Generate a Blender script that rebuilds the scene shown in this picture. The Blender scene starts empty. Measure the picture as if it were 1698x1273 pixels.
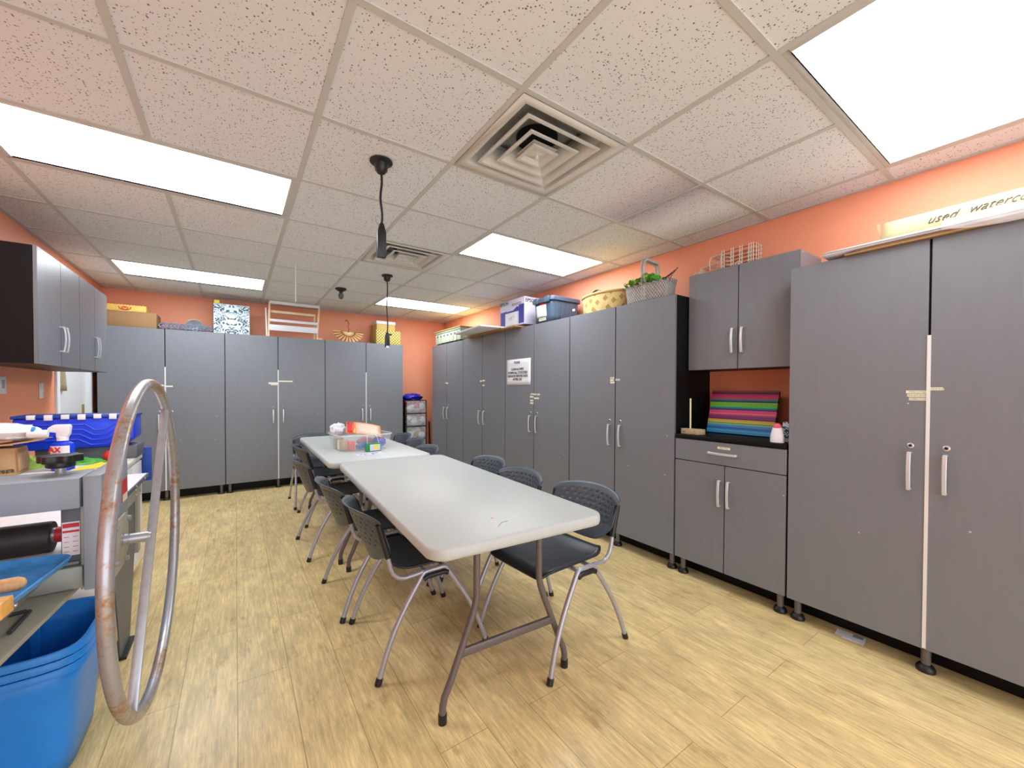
import bpy, bmesh, math, random
from mathutils import Vector, Matrix, noise
R = math.radians
PI = math.pi
SC = bpy.context.scene
COL = SC.collection
random.seed(7)

# ---------------------------------------------------------------- helpers
class MB:
    """collects boxes, tubes, prisms ... and links them as ONE mesh object"""
    def __init__(s): s.v = []; s.f = []; s.m = []
    def add(s, vs, fs, m=0):
        b = len(s.v); s.v += [tuple(p) for p in vs]
        for f in fs: s.f.append([b+i for i in f]); s.m.append(m)
        return s
    def box(s, x0, x1, y0, y1, z0, z1, m=0):
        return s.add([(x0,y0,z0),(x1,y0,z0),(x1,y1,z0),(x0,y1,z0),(x0,y0,z1),(x1,y0,z1),(x1,y1,z1),(x0,y1,z1)],
                     [(3,2,1,0),(4,5,6,7),(0,1,5,4),(1,2,6,5),(2,3,7,6),(3,0,4,7)], m)
    def bar(s, a, b, w, h, m=0, up=(0,0,1)):
        a = Vector(a); b = Vector(b); d = (b-a).normalized(); u = Vector(up)
        if abs(d.dot(u)) > .98: u = Vector((1,0,0))
        sx = d.cross(u).normalized(); sy = sx.cross(d)
        vs = []
        for p in (a, b):
            for i, j in ((-1,-1),(1,-1),(1,1),(-1,1)): vs.append(p+sx*(i*w/2)+sy*(j*h/2))
        return s.add(vs, [(3,2,1,0),(4,5,6,7),(0,1,5,4),(1,2,6,5),(2,3,7,6),(3,0,4,7)], m)
    def tube(s, pts, r, n=10, m=0, closed=False):
        P = [Vector(p) for p in pts]; k = len(P); rs = r if isinstance(r, (list, tuple)) else [r]*k
        T = []
        for i in range(k):
            a = P[i-1] if (closed or i > 0) else P[i]; b = P[(i+1) % k] if (closed or i < k-1) else P[i]
            T.append((b-a).normalized())
        up = Vector((0,0,1)) if abs(T[0].z) < .9 else Vector((1,0,0))
        u = T[0].cross(up).normalized(); vs = []
        for i in range(k):
            u = (u - T[i]*u.dot(T[i])).normalized(); w = T[i].cross(u)
            for j in range(n):
                a = 2*PI*j/n; vs.append(P[i]+(u*math.cos(a)+w*math.sin(a))*rs[i])
        fs = []
        for i in range(k if closed else k-1):
            for j in range(n):
                a = i*n+j; b = i*n+(j+1) % n; c = ((i+1) % k)*n
                fs.append((a, b, c+(j+1) % n, c+j))
        if not closed: fs += [tuple(range(n))[::-1], tuple((k-1)*n+j for j in range(n))]
        return s.add(vs, fs, m)
    def lathe(s, prof, c=(0,0,0), axis='z', n=24, m=0, sy=1.0, cap=True):
        vs = []; c = Vector(c)
        for r, h in prof:
            for j in range(n):
                a = 2*PI*j/n; x = r*math.cos(a); y = r*math.sin(a)*sy
                p = {'z': (x,y,h), 'x': (h,x,y), 'y': (y,h,x)}[axis]; vs.append(c+Vector(p))
        fs = []
        for i in range(len(prof)-1):
            for j in range(n): fs.append((i*n+j, i*n+(j+1) % n, (i+1)*n+(j+1) % n, (i+1)*n+j))
        if cap: fs += [tuple(range(n))[::-1], tuple((len(prof)-1)*n+j for j in range(n))]
        return s.add(vs, fs, m)
    def prism(s, poly, a, b, axis='z', m=0):
        n = len(poly); f = {'z': lambda p, h: (p[0],p[1],h), 'x': lambda p, h: (h,p[0],p[1]), 'y': lambda p, h: (p[0],h,p[1])}[axis]
        return s.add([f(p, a) for p in poly]+[f(p, b) for p in poly],
                     [tuple(range(n))[::-1], tuple(range(n, 2*n))]+[(i, (i+1) % n, n+(i+1) % n, n+i) for i in range(n)], m)
    def grid(s, fn, nu, nv, m=0, skip=None, mf=None):
        b = len(s.v)
        for j in range(nv+1):
            for i in range(nu+1): s.v.append(tuple(fn(i/nu, j/nv)))
        for j in range(nv):
            for i in range(nu):
                if skip and skip(i, j): continue
                a = b+j*(nu+1)+i
                s.f.append([a, a+1, a+nu+2, a+nu+1]); s.m.append(mf(i, j) if mf else m)
        return s
    def blob(s, c, rad, amp=.15, fr=2.0, seed=0, n=20, m=0, zmin=None):
        c = Vector(c); vs = []; rows = n//2
        for i in range(rows+1):
            th = PI*i/rows
            for j in range(n):
                ph = 2*PI*j/n
                d = Vector((math.sin(th)*math.cos(ph), math.sin(th)*math.sin(ph), math.cos(th)))
                k = 1+amp*noise.noise(d*fr+Vector((seed*7.3, seed, 0)))+amp*.5*noise.noise(d*fr*2.7+Vector((0, seed*3.1, 5)))
                p = c+Vector((d.x*rad[0], d.y*rad[1], d.z*rad[2]))*k
                if zmin is not None and p.z < zmin: p.z = zmin
                vs.append(p)
        fs = [(i*n+j, (i+1)*n+j, (i+1)*n+(j+1) % n, i*n+(j+1) % n) for i in range(rows) for j in range(n)]
        return s.add(vs, fs, m)
    def xf(s, M): s.v = [tuple(M @ Vector(p)) for p in s.v]; return s
    def build(s, name, mats, parent=None, bevel=0, seg=2, ang=38, flat=False, loc=None, solid=0):
        me = bpy.data.meshes.new(name); me.from_pydata(s.v, [], s.f)
        mats = mats if isinstance(mats, (list, tuple)) else [mats]
        for k in mats: me.materials.append(k)
        me.polygons.foreach_set('material_index', s.m)
        bm = bmesh.new(); bm.from_mesh(me)
        bmesh.ops.remove_doubles(bm, verts=bm.verts, dist=1e-6)
        bmesh.ops.recalc_face_normals(bm, faces=bm.faces)
        if bevel:
            es = [e for e in bm.edges if len(e.link_faces) == 2 and e.calc_face_angle(0) > R(35)]
            bmesh.ops.bevel(bm, geom=es, offset=bevel, segments=seg, profile=.5, affect='EDGES', clamp_overlap=True)
        bm.to_mesh(me); bm.free()
        if not flat:
            me.shade_smooth(); me.set_sharp_from_angle(angle=R(ang))
        o = bpy.data.objects.new(name, me); COL.objects.link(o)
        if parent: o.parent = parent
        if loc: o.location = loc
        if solid:
            q = o.modifiers.new('thickness', 'SOLIDIFY'); q.thickness = solid; q.offset = 0
        return o

def tag(o, label, cat, group=None, kind=None):
    o['label'] = label; o['category'] = cat
    if group: o['group'] = group
    if kind: o['kind'] = kind
    return o
def thing(name, label, cat, loc=(0,0,0), rz=0, group=None):
    o = bpy.data.objects.new(name, None); COL.objects.link(o); o.empty_display_size = .1
    o.location = loc; o.rotation_euler = (0, 0, rz)
    return tag(o, label, cat, group)
def struct(o): o['kind'] = 'structure'; return o
def copy_tree(o, parent=None):
    c = o.copy(); COL.objects.link(c)
    if parent: c.parent = parent
    for ch in list(o.children): copy_tree(ch, c)
    return c
def lettering(parent, s, size, M, m, name='lettering', align='CENTER', shear=0, ext=.0004, sx=1.0, bold=0):
    cu = bpy.data.curves.new('t', 'FONT'); cu.body = s; cu.size = size; cu.align_x = align; cu.align_y = 'CENTER'
    cu.extrude = ext; cu.shear = shear; cu.offset = bold; cu.resolution_u = 3; cu.space_line = 1.05
    t = bpy.data.objects.new('t', cu); COL.objects.link(t)
    dg = bpy.context.evaluated_depsgraph_get(); me = bpy.data.meshes.new_from_object(t.evaluated_get(dg))
    bpy.data.objects.remove(t); bpy.data.curves.remove(cu)
    me.transform(M @ Matrix.Diagonal((sx,1,1,1))); me.name = name; me.materials.clear(); me.materials.append(m)
    o = bpy.data.objects.new(name, me); COL.objects.link(o); o.parent = parent
    return o
T = Matrix.Translation
def Rot(a, ax): return Matrix.Rotation(a, 4, ax)

# ---------------------------------------------------------------- materials
def c3(r, g, b):
    f = lambda c: (c/255/12.92) if c/255 <= .04045 else ((c/255+.055)/1.055)**2.4
    return (f(r), f(g), f(b), 1)
def mat(name, col, rough=.5, metal=0, var=0, vs=8, bump=0, bs=60, coat=0, spec=.5, alpha=1, trans=0, stretch=None):
    m = bpy.data.materials.new(name); m.use_nodes = True
    nt = m.node_tree; N = nt.nodes; L = nt.links; b = N['Principled BSDF']
    col = c3(*col)
    b.inputs['Base Color'].default_value = col; b.inputs['Roughness'].default_value = rough
    b.inputs['Metallic'].default_value = metal; b.inputs['Specular IOR Level'].default_value = spec
    b.inputs['Coat Weight'].default_value = coat; b.inputs['Alpha'].default_value = alpha
    b.inputs['Transmission Weight'].default_value = trans
    if var or bump:
        tc = N.new('ShaderNodeTexCoord'); co = tc.outputs['Object']
        if stretch:
            mp = N.new('ShaderNodeMapping'); mp.inputs['Scale'].default_value = stretch; L.new(co, mp.inputs[0]); co = mp.outputs[0]
    if var:
        n = N.new('ShaderNodeTexNoise'); n.inputs['Scale'].default_value = vs; n.inputs['Detail'].default_value = 4; L.new(co, n.inputs['Vector'])
        mr = N.new('ShaderNodeMapRange'); mr.inputs[1].default_value = .3; mr.inputs[2].default_value = .7
        mr.inputs[3].default_value = 1-var; mr.inputs[4].default_value = 1+var; L.new(n.outputs[0], mr.inputs[0])
        x = N.new('ShaderNodeMix'); x.data_type = 'RGBA'; x.blend_type = 'MULTIPLY'; x.inputs[0].default_value = 1
        x.inputs[6].default_value = col; L.new(mr.outputs[0], x.inputs[7]); L.new(x.outputs[2], b.inputs['Base Color'])
    if bump:
        n = N.new('ShaderNodeTexNoise'); n.inputs['Scale'].default_value = bs; L.new(co, n.inputs['Vector'])
        bp = N.new('ShaderNodeBump'); bp.inputs['Strength'].default_value = bump; bp.inputs['Distance'].default_value = .002
        L.new(n.outputs[0], bp.inputs['Height']); L.new(bp.outputs[0], b.inputs['Normal'])
    return m
def nodes(m): return m.node_tree.nodes, m.node_tree.links, m.node_tree.nodes['Principled BSDF']
def ramp(N, stops, interp='LINEAR'):
    r = N.new('ShaderNodeValToRGB'); r.color_ramp.interpolation = interp; e = r.color_ramp.elements
    while len(e) < len(stops): e.new(.5)
    for i, (p, c) in enumerate(stops): e[i].position = p; e[i].color = c3(*c)
    return r

M = {}
M['door'] = mat('grey_laminate', (121,124,131), .36, var=.03, vs=30, bump=.05, bs=300, stretch=(1,1,.15))
m = M['door']; N = m.node_tree.nodes; L = m.node_tree.links; b = N['Principled BSDF']
_src = b.inputs['Base Color'].links[0].from_socket
tc = N.new('ShaderNodeTexCoord'); vo = N.new('ShaderNodeTexVoronoi'); vo.inputs['Scale'].default_value = 7; L.new(tc.outputs['Object'], vo.inputs[0])
lt = N.new('ShaderNodeMath'); lt.operation = 'LESS_THAN'; lt.inputs[1].default_value = .035; L.new(vo.outputs['Distance'], lt.inputs[0])
x = N.new('ShaderNodeMix'); x.data_type = 'RGBA'; x.inputs[7].default_value = c3(190,190,194); L.new(lt.outputs[0], x.inputs[0]); L.new(_src, x.inputs[6]); L.new(x.outputs[2], b.inputs['Base Color'])
M['edge'] = mat('grey_edge_band', (104,104,108), .5)
M['carcass'] = mat('black_laminate', (11,11,13), .45, bump=.05, bs=200, spec=.2)
M['strip'] = mat('white_edge_strip', (226,225,222), .45)
M['silver'] = mat('satin_silver', (214,214,218), .3, metal=.35)
M['blackpl'] = mat('black_plastic', (24,24,27), .4)
M['chrome'] = mat('chrome', (208,208,212), .22, metal=.6)
M['steel'] = mat('brushed_steel', (182,186,192), .3, metal=.6, var=.08, vs=40)
M['label'] = mat('label_tape', (236,230,206), .5)
M['ink'] = mat('dark_ink', (52,52,56), .6)
M['paper'] = mat('white_paper', (236,238,244), .7, bump=.1, bs=20)
M['tabletop'] = mat('speckled_white_plastic', (188,193,190), .42, var=.025, vs=120, bump=.12, bs=400)
M['tleg'] = mat('brown_grey_powder_coat', (112,104,104), .35, metal=.35)
M['cleg'] = mat('silver_grey_tube', (176,176,186), .3, metal=.45)
M['cplas'] = mat('charcoal_chair_plastic', (70,78,88), .42, var=.05, vs=30, bump=.08, bs=250)
M['cseat'] = mat('black_seat_plastic', (38,41,48), .38, var=.06, vs=20, bump=.1, bs=250)
M['wall'] = mat('salmon_wall_paint', (252,168,132), .6, var=.02, vs=3, bump=.06, bs=90)
M['white'] = mat('white_paint', (232,234,238), .4)
M['tbar'] = mat('ceiling_grid_paint', (200,203,198), .5)
M['ventm'] = mat('vent_enamel', (214,215,208), .35, var=.03, vs=15)
M['ventpan'] = mat('vent_pan_metal', (168,170,170), .4, metal=.2)
M['dark'] = mat('duct_black', (14,14,15), .8)
M['wood'] = mat('pine_wood', (222,178,124), .5, var=.15, vs=6, stretch=(14,14,1.5))
M['palewood'] = mat('pale_wood', (236,210,168), .55, var=.08, vs=6, stretch=(12,12,2))
M['card'] = mat('corrugated_cardboard', (158,122,82), .8, var=.06, vs=14, stretch=(6,1,.4))
M['kraft'] = mat('kraft_paper', (186,156,112), .75, var=.08, vs=9, bump=.3, bs=25)
M['manila'] = mat('manila_card', (184,166,126), .7, var=.03, vs=5)
M['grey'] = mat('press_grey_paint', (142,152,164), .45, var=.07, vs=7, bump=.08, bs=120)
M['dgrey'] = mat('press_dark_grey', (92,96,104), .45, var=.08, vs=9)
M['lgrey'] = mat('sheet_metal_grey', (160,164,158), .45, metal=.2, var=.08, vs=5)
M['olive'] = mat('olive_grey_metal', (172,170,154), .5, metal=.15, var=.12, vs=5)
M['rubber'] = mat('worn_black_rubber', (48,44,44), .55, var=.25, vs=9)
M['bluebin'] = mat('blue_bin_plastic', (34,140,236), .35, var=.05, vs=10)
M['bluecase'] = mat('royal_blue_plastic', (10,60,226), .32)
M['bluepan'] = mat('deep_blue_plastic', (14,62,160), .4)
M['bluetray'] = mat('scuffed_blue_tray', (60,152,232), .4, var=.25, vs=9, stretch=(3,9,3))
M['whitepl'] = mat('white_plastic', (236,236,238), .35)
M['counter'] = mat('white_counter', (236,234,222), .35)
M['red'] = mat('red', (212,44,44), .45)
M['pink'] = mat('pink', (226,90,120), .5)
M['green'] = mat('leaf_green', (84,176,60), .5, var=.25, vs=20)
M['dgreen'] = mat('dark_green', (20,140,70), .45)
M['yellow'] = mat('yellow', (246,226,60), .5)
M['lime'] = mat('lime_green', (168,206,84), .55, var=.2, vs=14)
M['orange'] = mat('orange', (240,140,50), .5)
M['blue'] = mat('mid_blue', (52,96,172), .4)
M['navybag'] = mat('shiny_blue_bag', (18,30,176), .22, var=.35, vs=12)
M['tub'] = mat('slate_blue_tub', (72,92,114), .42, var=.06, vs=6)
M['tublid'] = mat('slate_tub_lid', (64,78,98), .42)
M['mint'] = mat('pale_mint_plastic', (188,204,180), .45)
M['tanboard'] = mat('tan_board', (206,172,106), .6)
M['stick'] = mat('pale_dowel', (242,236,200), .5)
M['gold'] = mat('brass', (190,160,84), .3, metal=.8)
M['wicker1'] = mat('light_splint', (230,208,138), .55, var=.1, vs=20)
M['wicker2'] = mat('brown_splint', (188,150,82), .55, var=.15, vs=20)
M['greyw1'] = mat('grey_wicker', (186,182,176), .6, var=.15, vs=40)
M['greyw2'] = mat('dark_grey_wicker', (128,124,120), .65, var=.15, vs=40)  # darker strands alternating in the weave
M['wire'] = mat('tarnished_wire', (238,226,212), .3, metal=.2)
M['bulb'] = mat('smoky_glass', (90,96,92), .1, coat=.5)
M['wiredark'] = mat('wire_brown', (120,84,62), .4, metal=.4)
M['mesh'] = mat('galvanised_netting', (150,160,180), .4, metal=.3)
M['fan1'] = mat('tan_straw', (224,178,116), .6)
M['fan2'] = mat('brown_straw', (142,88,48), .6)
M['giftyellow'] = mat('printed_yellow_card', (230,198,98), .5, var=.1, vs=18)
M['lilac'] = mat('lilac_carton', (218,216,236), .55)
M['indigo'] = mat('indigo_print', (50,56,160), .5)

def emit(name, strength, col=(1,1,1,1)):
    m = bpy.data.materials.new(name); m.use_nodes = True; N, L, b = nodes(m)
    b.inputs['Base Color'].default_value = (.9,.9,.9,1); b.inputs['Emission Color'].default_value = col
    b.inputs['Emission Strength'].default_value = strength; b.inputs['Roughness'].default_value = .5
    return m
M['lamp_dim'] = emit('lit_diffuser_dimmed', 6.0, (.93,.97,1.0,1))  # weaker emission, keeps the wall and folder near this panel from clipping
M['lamp'] = emit('lit_diffuser', 8.4, (.90,.97,1.04,1))

def plastic_clear(name, col, op):
    m = bpy.data.materials.new(name); m.use_nodes = True; N, L, b = nodes(m)
    b.inputs['Base Color'].default_value = c3(*col); b.inputs['Roughness'].default_value = .15
    b.inputs['Alpha'].default_value = op
    return m
M['clear'] = plastic_clear('clear_plastic', (236,240,240), .28)
M['film'] = plastic_clear('clear_film', (240,240,244), .38)
M['drawerpl'] = plastic_clear('frosted_drawer_plastic', (220,222,228), .24)

# laminate floor: planks running along Y
m = M['floor'] = mat('oak_laminate', (216,186,128), .3, spec=.4); N, L, b = nodes(m)
tc = N.new('ShaderNodeTexCoord'); sp = N.new('ShaderNodeSeparateXYZ'); L.new(tc.outputs['Object'], sp.inputs[0])
cb = N.new('ShaderNodeCombineXYZ'); L.new(sp.outputs[1], cb.inputs[0]); L.new(sp.outputs[0], cb.inputs[1])
br = N.new('ShaderNodeTexBrick'); L.new(cb.outputs[0], br.inputs['Vector']); br.offset = .37
br.inputs['Color1'].default_value = c3(240,214,154); br.inputs['Color2'].default_value = c3(226,198,136); br.inputs['Mortar'].default_value = c3(184,154,106)
br.inputs['Scale'].default_value = 1; br.inputs['Mortar Size'].default_value = .0014; br.inputs['Brick Width'].default_value = 1.25; br.inputs['Row Height'].default_value = .19; br.inputs['Bias'].default_value = -.25
def fnoise(sc, detail, lo, hi, scale=1.0):
    mp = N.new('ShaderNodeMapping'); mp.inputs['Scale'].default_value = sc; L.new(tc.outputs['Object'], mp.inputs[0])
    n = N.new('ShaderNodeTexNoise'); n.inputs['Scale'].default_value = scale; n.inputs['Detail'].default_value = detail; n.inputs['Roughness'].default_value = .65; L.new(mp.outputs[0], n.inputs[0])
    r = N.new('ShaderNodeMapRange'); r.inputs[1].default_value = .3; r.inputs[2].default_value = .72; r.inputs[3].default_value = lo; r.inputs[4].default_value = hi; L.new(n.outputs[0], r.inputs[0]); return r
cur = br.outputs[0]
for r in (fnoise((70,5,1), 9, 1.16, .74), fnoise((10,4,1), 7, 1.14, .74), fnoise((260,14,1), 4, 1.14, .80)):
    x = N.new('ShaderNodeMix'); x.data_type = 'RGBA'; x.blend_type = 'MULTIPLY'; x.inputs[0].default_value = 1
    L.new(cur, x.inputs[6]); L.new(r.outputs[0], x.inputs[7]); cur = x.outputs[2]
kn = fnoise((15,6,1), 5, 0, 0); kn.inputs[1].default_value = .575; kn.inputs[2].default_value = .72; kn.inputs[3].default_value = 0; kn.inputs[4].default_value = .5
x = N.new('ShaderNodeMix'); x.data_type = 'RGBA'; L.new(kn.outputs[0], x.inputs[0]); L.new(cur, x.inputs[6]); x.inputs[7].default_value = c3(152,114,64)
L.new(x.outputs[2], b.inputs['Base Color'])

# pin-holed mineral ceiling tile
m = M['tile'] = mat('mineral_ceiling_tile', (206,196,184), .8); N, L, b = nodes(m)
tc = N.new('ShaderNodeTexCoord')
vo = N.new('ShaderNodeTexVoronoi'); vo.inputs['Scale'].default_value = 104; vo.inputs['Randomness'].default_value = 1
nz = N.new('ShaderNodeTexNoise'); nz.inputs['Scale'].default_value = 160; L.new(tc.outputs['Object'], nz.inputs[0])
ad = N.new('ShaderNodeMix'); ad.data_type = 'VECTOR'; ad.inputs[0].default_value = .006; L.new(tc.outputs['Object'], ad.inputs[4]); L.new(nz.outputs[1], ad.inputs[5]); L.new(ad.outputs[1], vo.inputs['Vector'])
sx = N.new('ShaderNodeSeparateColor'); L.new(vo.outputs['Color'], sx.inputs[0])
mr = N.new('ShaderNodeMapRange'); mr.inputs[1].default_value = .15; mr.inputs[2].default_value = 1; mr.inputs[3].default_value = .02; mr.inputs[4].default_value = .36; L.new(sx.outputs[0], mr.inputs[0])
lt = N.new('ShaderNodeMath'); lt.operation = 'SUBTRACT'; L.new(mr.outputs[0], lt.inputs[0]); L.new(vo.outputs['Distance'], lt.inputs[1])
m2 = N.new('ShaderNodeMapRange'); m2.inputs[1].default_value = -.03; m2.inputs[2].default_value = .05; L.new(lt.outputs[0], m2.inputs[0])
x = N.new('ShaderNodeMix'); x.data_type = 'RGBA'; L.new(m2.outputs[0], x.inputs[0]); x.inputs[6].default_value = c3(230,236,238); x.inputs[7].default_value = c3(122,114,106)
L.new(x.outputs[2], b.inputs['Base Color'])

# rusty galvanised wheel steel
m = M['rust'] = mat('rusty_galvanised_steel', (172,176,182), .34, metal=.5); N, L, b = nodes(m)
tc = N.new('ShaderNodeTexCoord')
n1 = N.new('ShaderNodeTexNoise'); n1.inputs['Scale'].default_value = 4.2; n1.inputs['Detail'].default_value = 3; L.new(tc.outputs['Object'], n1.inputs[0])
n2 = N.new('ShaderNodeTexNoise'); n2.inputs['Scale'].default_value = 46; n2.inputs['Detail'].default_value = 8; n2.inputs['Roughness'].default_value = .75; L.new(tc.outputs['Object'], n2.inputs[0])
ad = N.new('ShaderNodeMix'); ad.data_type = 'FLOAT'; ad.inputs[0].default_value = .5; L.new(n1.outputs[0], ad.inputs[2]); L.new(n2.outputs[0], ad.inputs[3])
r1 = ramp(N, [(.0,(196,200,206)),(.50,(176,178,184)),(.545,(176,156,138)),(.60,(148,112,82)),(.68,(116,76,48))]); L.new(ad.outputs[0], r1.inputs[0]); L.new(r1.outputs[0], b.inputs['Base Color'])
r2 = N.new('ShaderNodeMapRange'); r2.inputs[1].default_value = .52; r2.inputs[2].default_value = .61; r2.inputs[3].default_value = .55; r2.inputs[4].default_value = .05; L.new(ad.outputs[0], r2.inputs[0]); L.new(r2.outputs[0], b.inputs['Metallic'])

def stripes(name, cols, axis, lo, hi, rough=.5):
    m = mat(name, (255,255,255), rough); N, L, b = nodes(m)
    tc = N.new('ShaderNodeTexCoord'); sp = N.new('ShaderNodeSeparateXYZ'); L.new(tc.outputs['Object'], sp.inputs[0])
    mr = N.new('ShaderNodeMapRange'); mr.inputs[1].default_value = lo; mr.inputs[2].default_value = hi; L.new(sp.outputs[axis], mr.inputs[0])
    r = ramp(N, cols, 'CONSTANT'); L.new(mr.outputs[0], r.inputs[0]); L.new(r.outputs[0], b.inputs['Base Color']); return m
M['stripes'] = stripes('striped_canvas', [(0,(40,140,200)),(.05,(58,170,216)),(.09,(30,104,190)),(.15,(70,150,200)),(.20,(128,196,160)),(.235,(60,60,40)),(.25,(196,206,80)),(.29,(222,170,70)),
    (.33,(70,20,60)),(.35,(130,44,120)),(.42,(180,60,120)),(.455,(240,130,110)),(.48,(226,70,150)),(.555,(20,28,66)),(.58,(24,120,140)),(.62,(60,190,150)),(.64,(110,200,50)),(.72,(150,190,90)),
    (.745,(24,60,80)),(.78,(30,120,140)),(.82,(160,100,90)),(.84,(206,50,110)),(.90,(190,30,130)),(.94,(80,14,60)),(.985,(150,50,70))], 2, 0, .29)

# blue and white arabesque print (mirrored about its middle)
m = M['damask'] = mat('blue_white_arabesque', (210,226,232), .5); N, L, b = nodes(m)
tc = N.new('ShaderNodeTexCoord'); sp = N.new('ShaderNodeSeparateXYZ'); L.new(tc.outputs['Object'], sp.inputs[0])
ab = N.new('ShaderNodeMath'); ab.operation = 'ABSOLUTE'; L.new(sp.outputs[0], ab.inputs[0])
cb = N.new('ShaderNodeCombineXYZ'); L.new(ab.outputs[0], cb.inputs[0]); L.new(sp.outputs[2], cb.inputs[1])
nz = N.new('ShaderNodeTexNoise'); nz.inputs['Scale'].default_value = 10; nz.inputs['Detail'].default_value = 1.6; nz.inputs['Distortion'].default_value = 1.4; L.new(cb.outputs[0], nz.inputs[0])
ml = N.new('ShaderNodeMath'); ml.operation = 'MULTIPLY'; ml.inputs[1].default_value = 46; L.new(nz.outputs[0], ml.inputs[0])
sn = N.new('ShaderNodeMath'); sn.operation = 'SINE'; L.new(ml.outputs[0], sn.inputs[0])
mr = N.new('ShaderNodeMapRange'); mr.inputs[1].default_value = -1; L.new(sn.outputs[0], mr.inputs[0])
r1 = ramp(N, [(0,(34,56,76)),(.24,(64,92,112)),(.38,(196,216,222)),(1,(216,230,236))]); L.new(mr.outputs[0], r1.inputs[0]); L.new(r1.outputs[0], b.inputs['Base Color'])

def weave(name, a, bcol, sc):
    m = mat(name, a, .6); N, L, b = nodes(m)
    tc = N.new('ShaderNodeTexCoord'); ck = N.new('ShaderNodeTexChecker'); ck.inputs['Scale'].default_value = sc
    ck.inputs[1].default_value = c3(*a); ck.inputs[2].default_value = c3(*bcol); L.new(tc.outputs['Object'], ck.inputs[0]); L.new(ck.outputs[0], b.inputs['Base Color']); return m
M['weave'] = weave('woven_seagrass', (226,208,120), (140,118,50), 48)
M['weave2'] = weave('woven_reed', (222,196,110), (196,164,80), 60)

# ---------------------------------------------------------------- setting
CZ = 2.382                                     # ceiling height
XL, XR, YB, YF = -1.23, 2.933, 6.30, -2.2      # left, right, back wall, open front
GX, GY, GS = .289, 1.845, .61                  # ceiling grid origin and pitch
o = struct(MB().box(XL, XR, YF, YB, -.05, 0).build('floor', M['floor']))
struct(MB().box(XR, XR+.1, YF, YB+.1, 0, 2.75).build('wall_right', M['wall']))
struct(MB().box(XL-.1, XR+.1, YB, YB+.1, 0, 2.75).build('wall_back', M['wall']))
DY0, DY1, DZ = 4.93, 5.80, 2.03                # doorway in the left wall
struct(MB().box(XL-.1, XL, YF, DY0, 0, 2.75).box(XL-.1, XL, DY1, YB+.1, 0, 2.75).box(XL-.1, XL, DY0, DY1, DZ, 2.75).build('wall_left', M['wall']))
LIGHTS = [(-2, 1), (-2, 5), (2, 1), (2, 5), (2, -3)]
VENTS = [(1, -1), (1, 2)]
hole = set()
for i, j in LIGHTS: hole |= {(i, j), (i+1, j)}
hole |= set(VENTS)
cl = MB(); tb = MB()
for i in range(-4, 6):
    for j in range(-8, 9):
        x0, x1, y0, y1 = max(GX+i*GS, XL), min(GX+(i+1)*GS, XR), max(GY+j*GS, YF), min(GY+(j+1)*GS, YB)
        if x1-x0 < .01 or y1-y0 < .01 or (i, j) in hole: continue
        cl.box(x0, x1, y0, y1, CZ+.004, CZ+.02)
struct(cl.build('ceiling', M['tile']))
inner = {(i+1) for i, j in LIGHTS}
for i in range(-4, 6):
    x = GX+i*GS
    if not XL < x < XR: continue
    cuts = sorted((GY+j*GS, GY+(j+1)*GS) for a, j in LIGHTS if a+1 == i); y = YF
    for a, c in cuts+[(YB, YB)]: tb.box(x-.012, x+.012, y, a-.0, CZ-.001, CZ+.03); y = c
for j in range(-8, 9):
    y = GY+j*GS
    if YF < y < YB: tb.box(XL, XR, y-.012, y+.012, CZ-.0006, CZ+.03)
struct(tb.build('trim_1', M['tbar']))
struct(MB().box(XL, XL+.022, YF, YB, CZ-.002, CZ+.03).box(XR-.022, XR, YF, YB, CZ-.002, CZ+.03).box(XL, XR, YB-.022, YB, CZ-.002, CZ+.03).build('trim_2', M['tbar']))
struct(MB().box(XL-.1, XR+.1, YF, YB+.1, 2.70, 2.75).build('trim_3', M['dark']))
# door in the left wall: leaf, frame, brass strike
dr = struct(MB().box(XL-.06, XL-.02, DY0+.01, DY1-.01, .01, DZ-.01).build('door_1', M['white'], bevel=.004))
fr = MB()
fr.box(XL-.1, XL+.015, DY0-.06, DY0+.012, 0, DZ+.06).box(XL-.1, XL+.015, DY1-.012, DY1+.06, 0, DZ+.06).box(XL-.1, XL+.015, DY0+.012, DY1-.012, DZ-.012, DZ+.06)
fr.build('door_frame', M['white'], dr, bevel=.003)
MB().box(XL-.022, XL-.012, 5.665, 5.72, 1.0, 1.09).build('strike_plate', M['gold'], dr, bevel=.002)
MB().lathe([(.028,0),(.028,.012),(.012,.016),(.012,.04),(.026,.046),(.028,.062),(.018,.072)], (XL-.02,5.06,.96), 'x', 16).build('door_knob', M['gold'], dr)

# ---------------------------------------------------------------- ceiling fixtures
def troffer(i, j, label, lamp='lamp'):
    x0, x1, y0, y1 = GX+i*GS+.012, GX+(i+2)*GS-.012, GY+j*GS+.012, GY+(j+1)*GS-.012
    t = thing('ceiling_light', label, 'ceiling light', ((x0+x1)/2, (y0+y1)/2, CZ), 0, 'fluorescent panels in the dropped ceiling')
    a, c = (x1-x0)/2, (y1-y0)/2; w = .022
    f = MB().box(-a, a, -c, -c+w, .0, .05).box(-a, a, c-w, c, .0, .05).box(-a, -a+w, -c+w, c-w, .0, .05).box(a-w, a, -c+w, c-w, .0, .05)
    f.build('frame', M['tbar'], t, bevel=.002)
    MB().box(-a, a, -c, c, .05, .12).build('housing', M['white'], t)
    MB().box(-a+w, a-w, -c+w, c-w, .008, .014).build('diffuser', M[lamp], t)
troffer(-2, 1, 'lit ceiling panel on the left, above the blue storage case')
troffer(-2, 5, 'lit ceiling panel above the arabesque board near the back wall')
troffer(2, 1, 'lit ceiling panel between the two vents, above the splint basket')
troffer(2, 5, 'lit ceiling panel in the far right corner')
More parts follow.
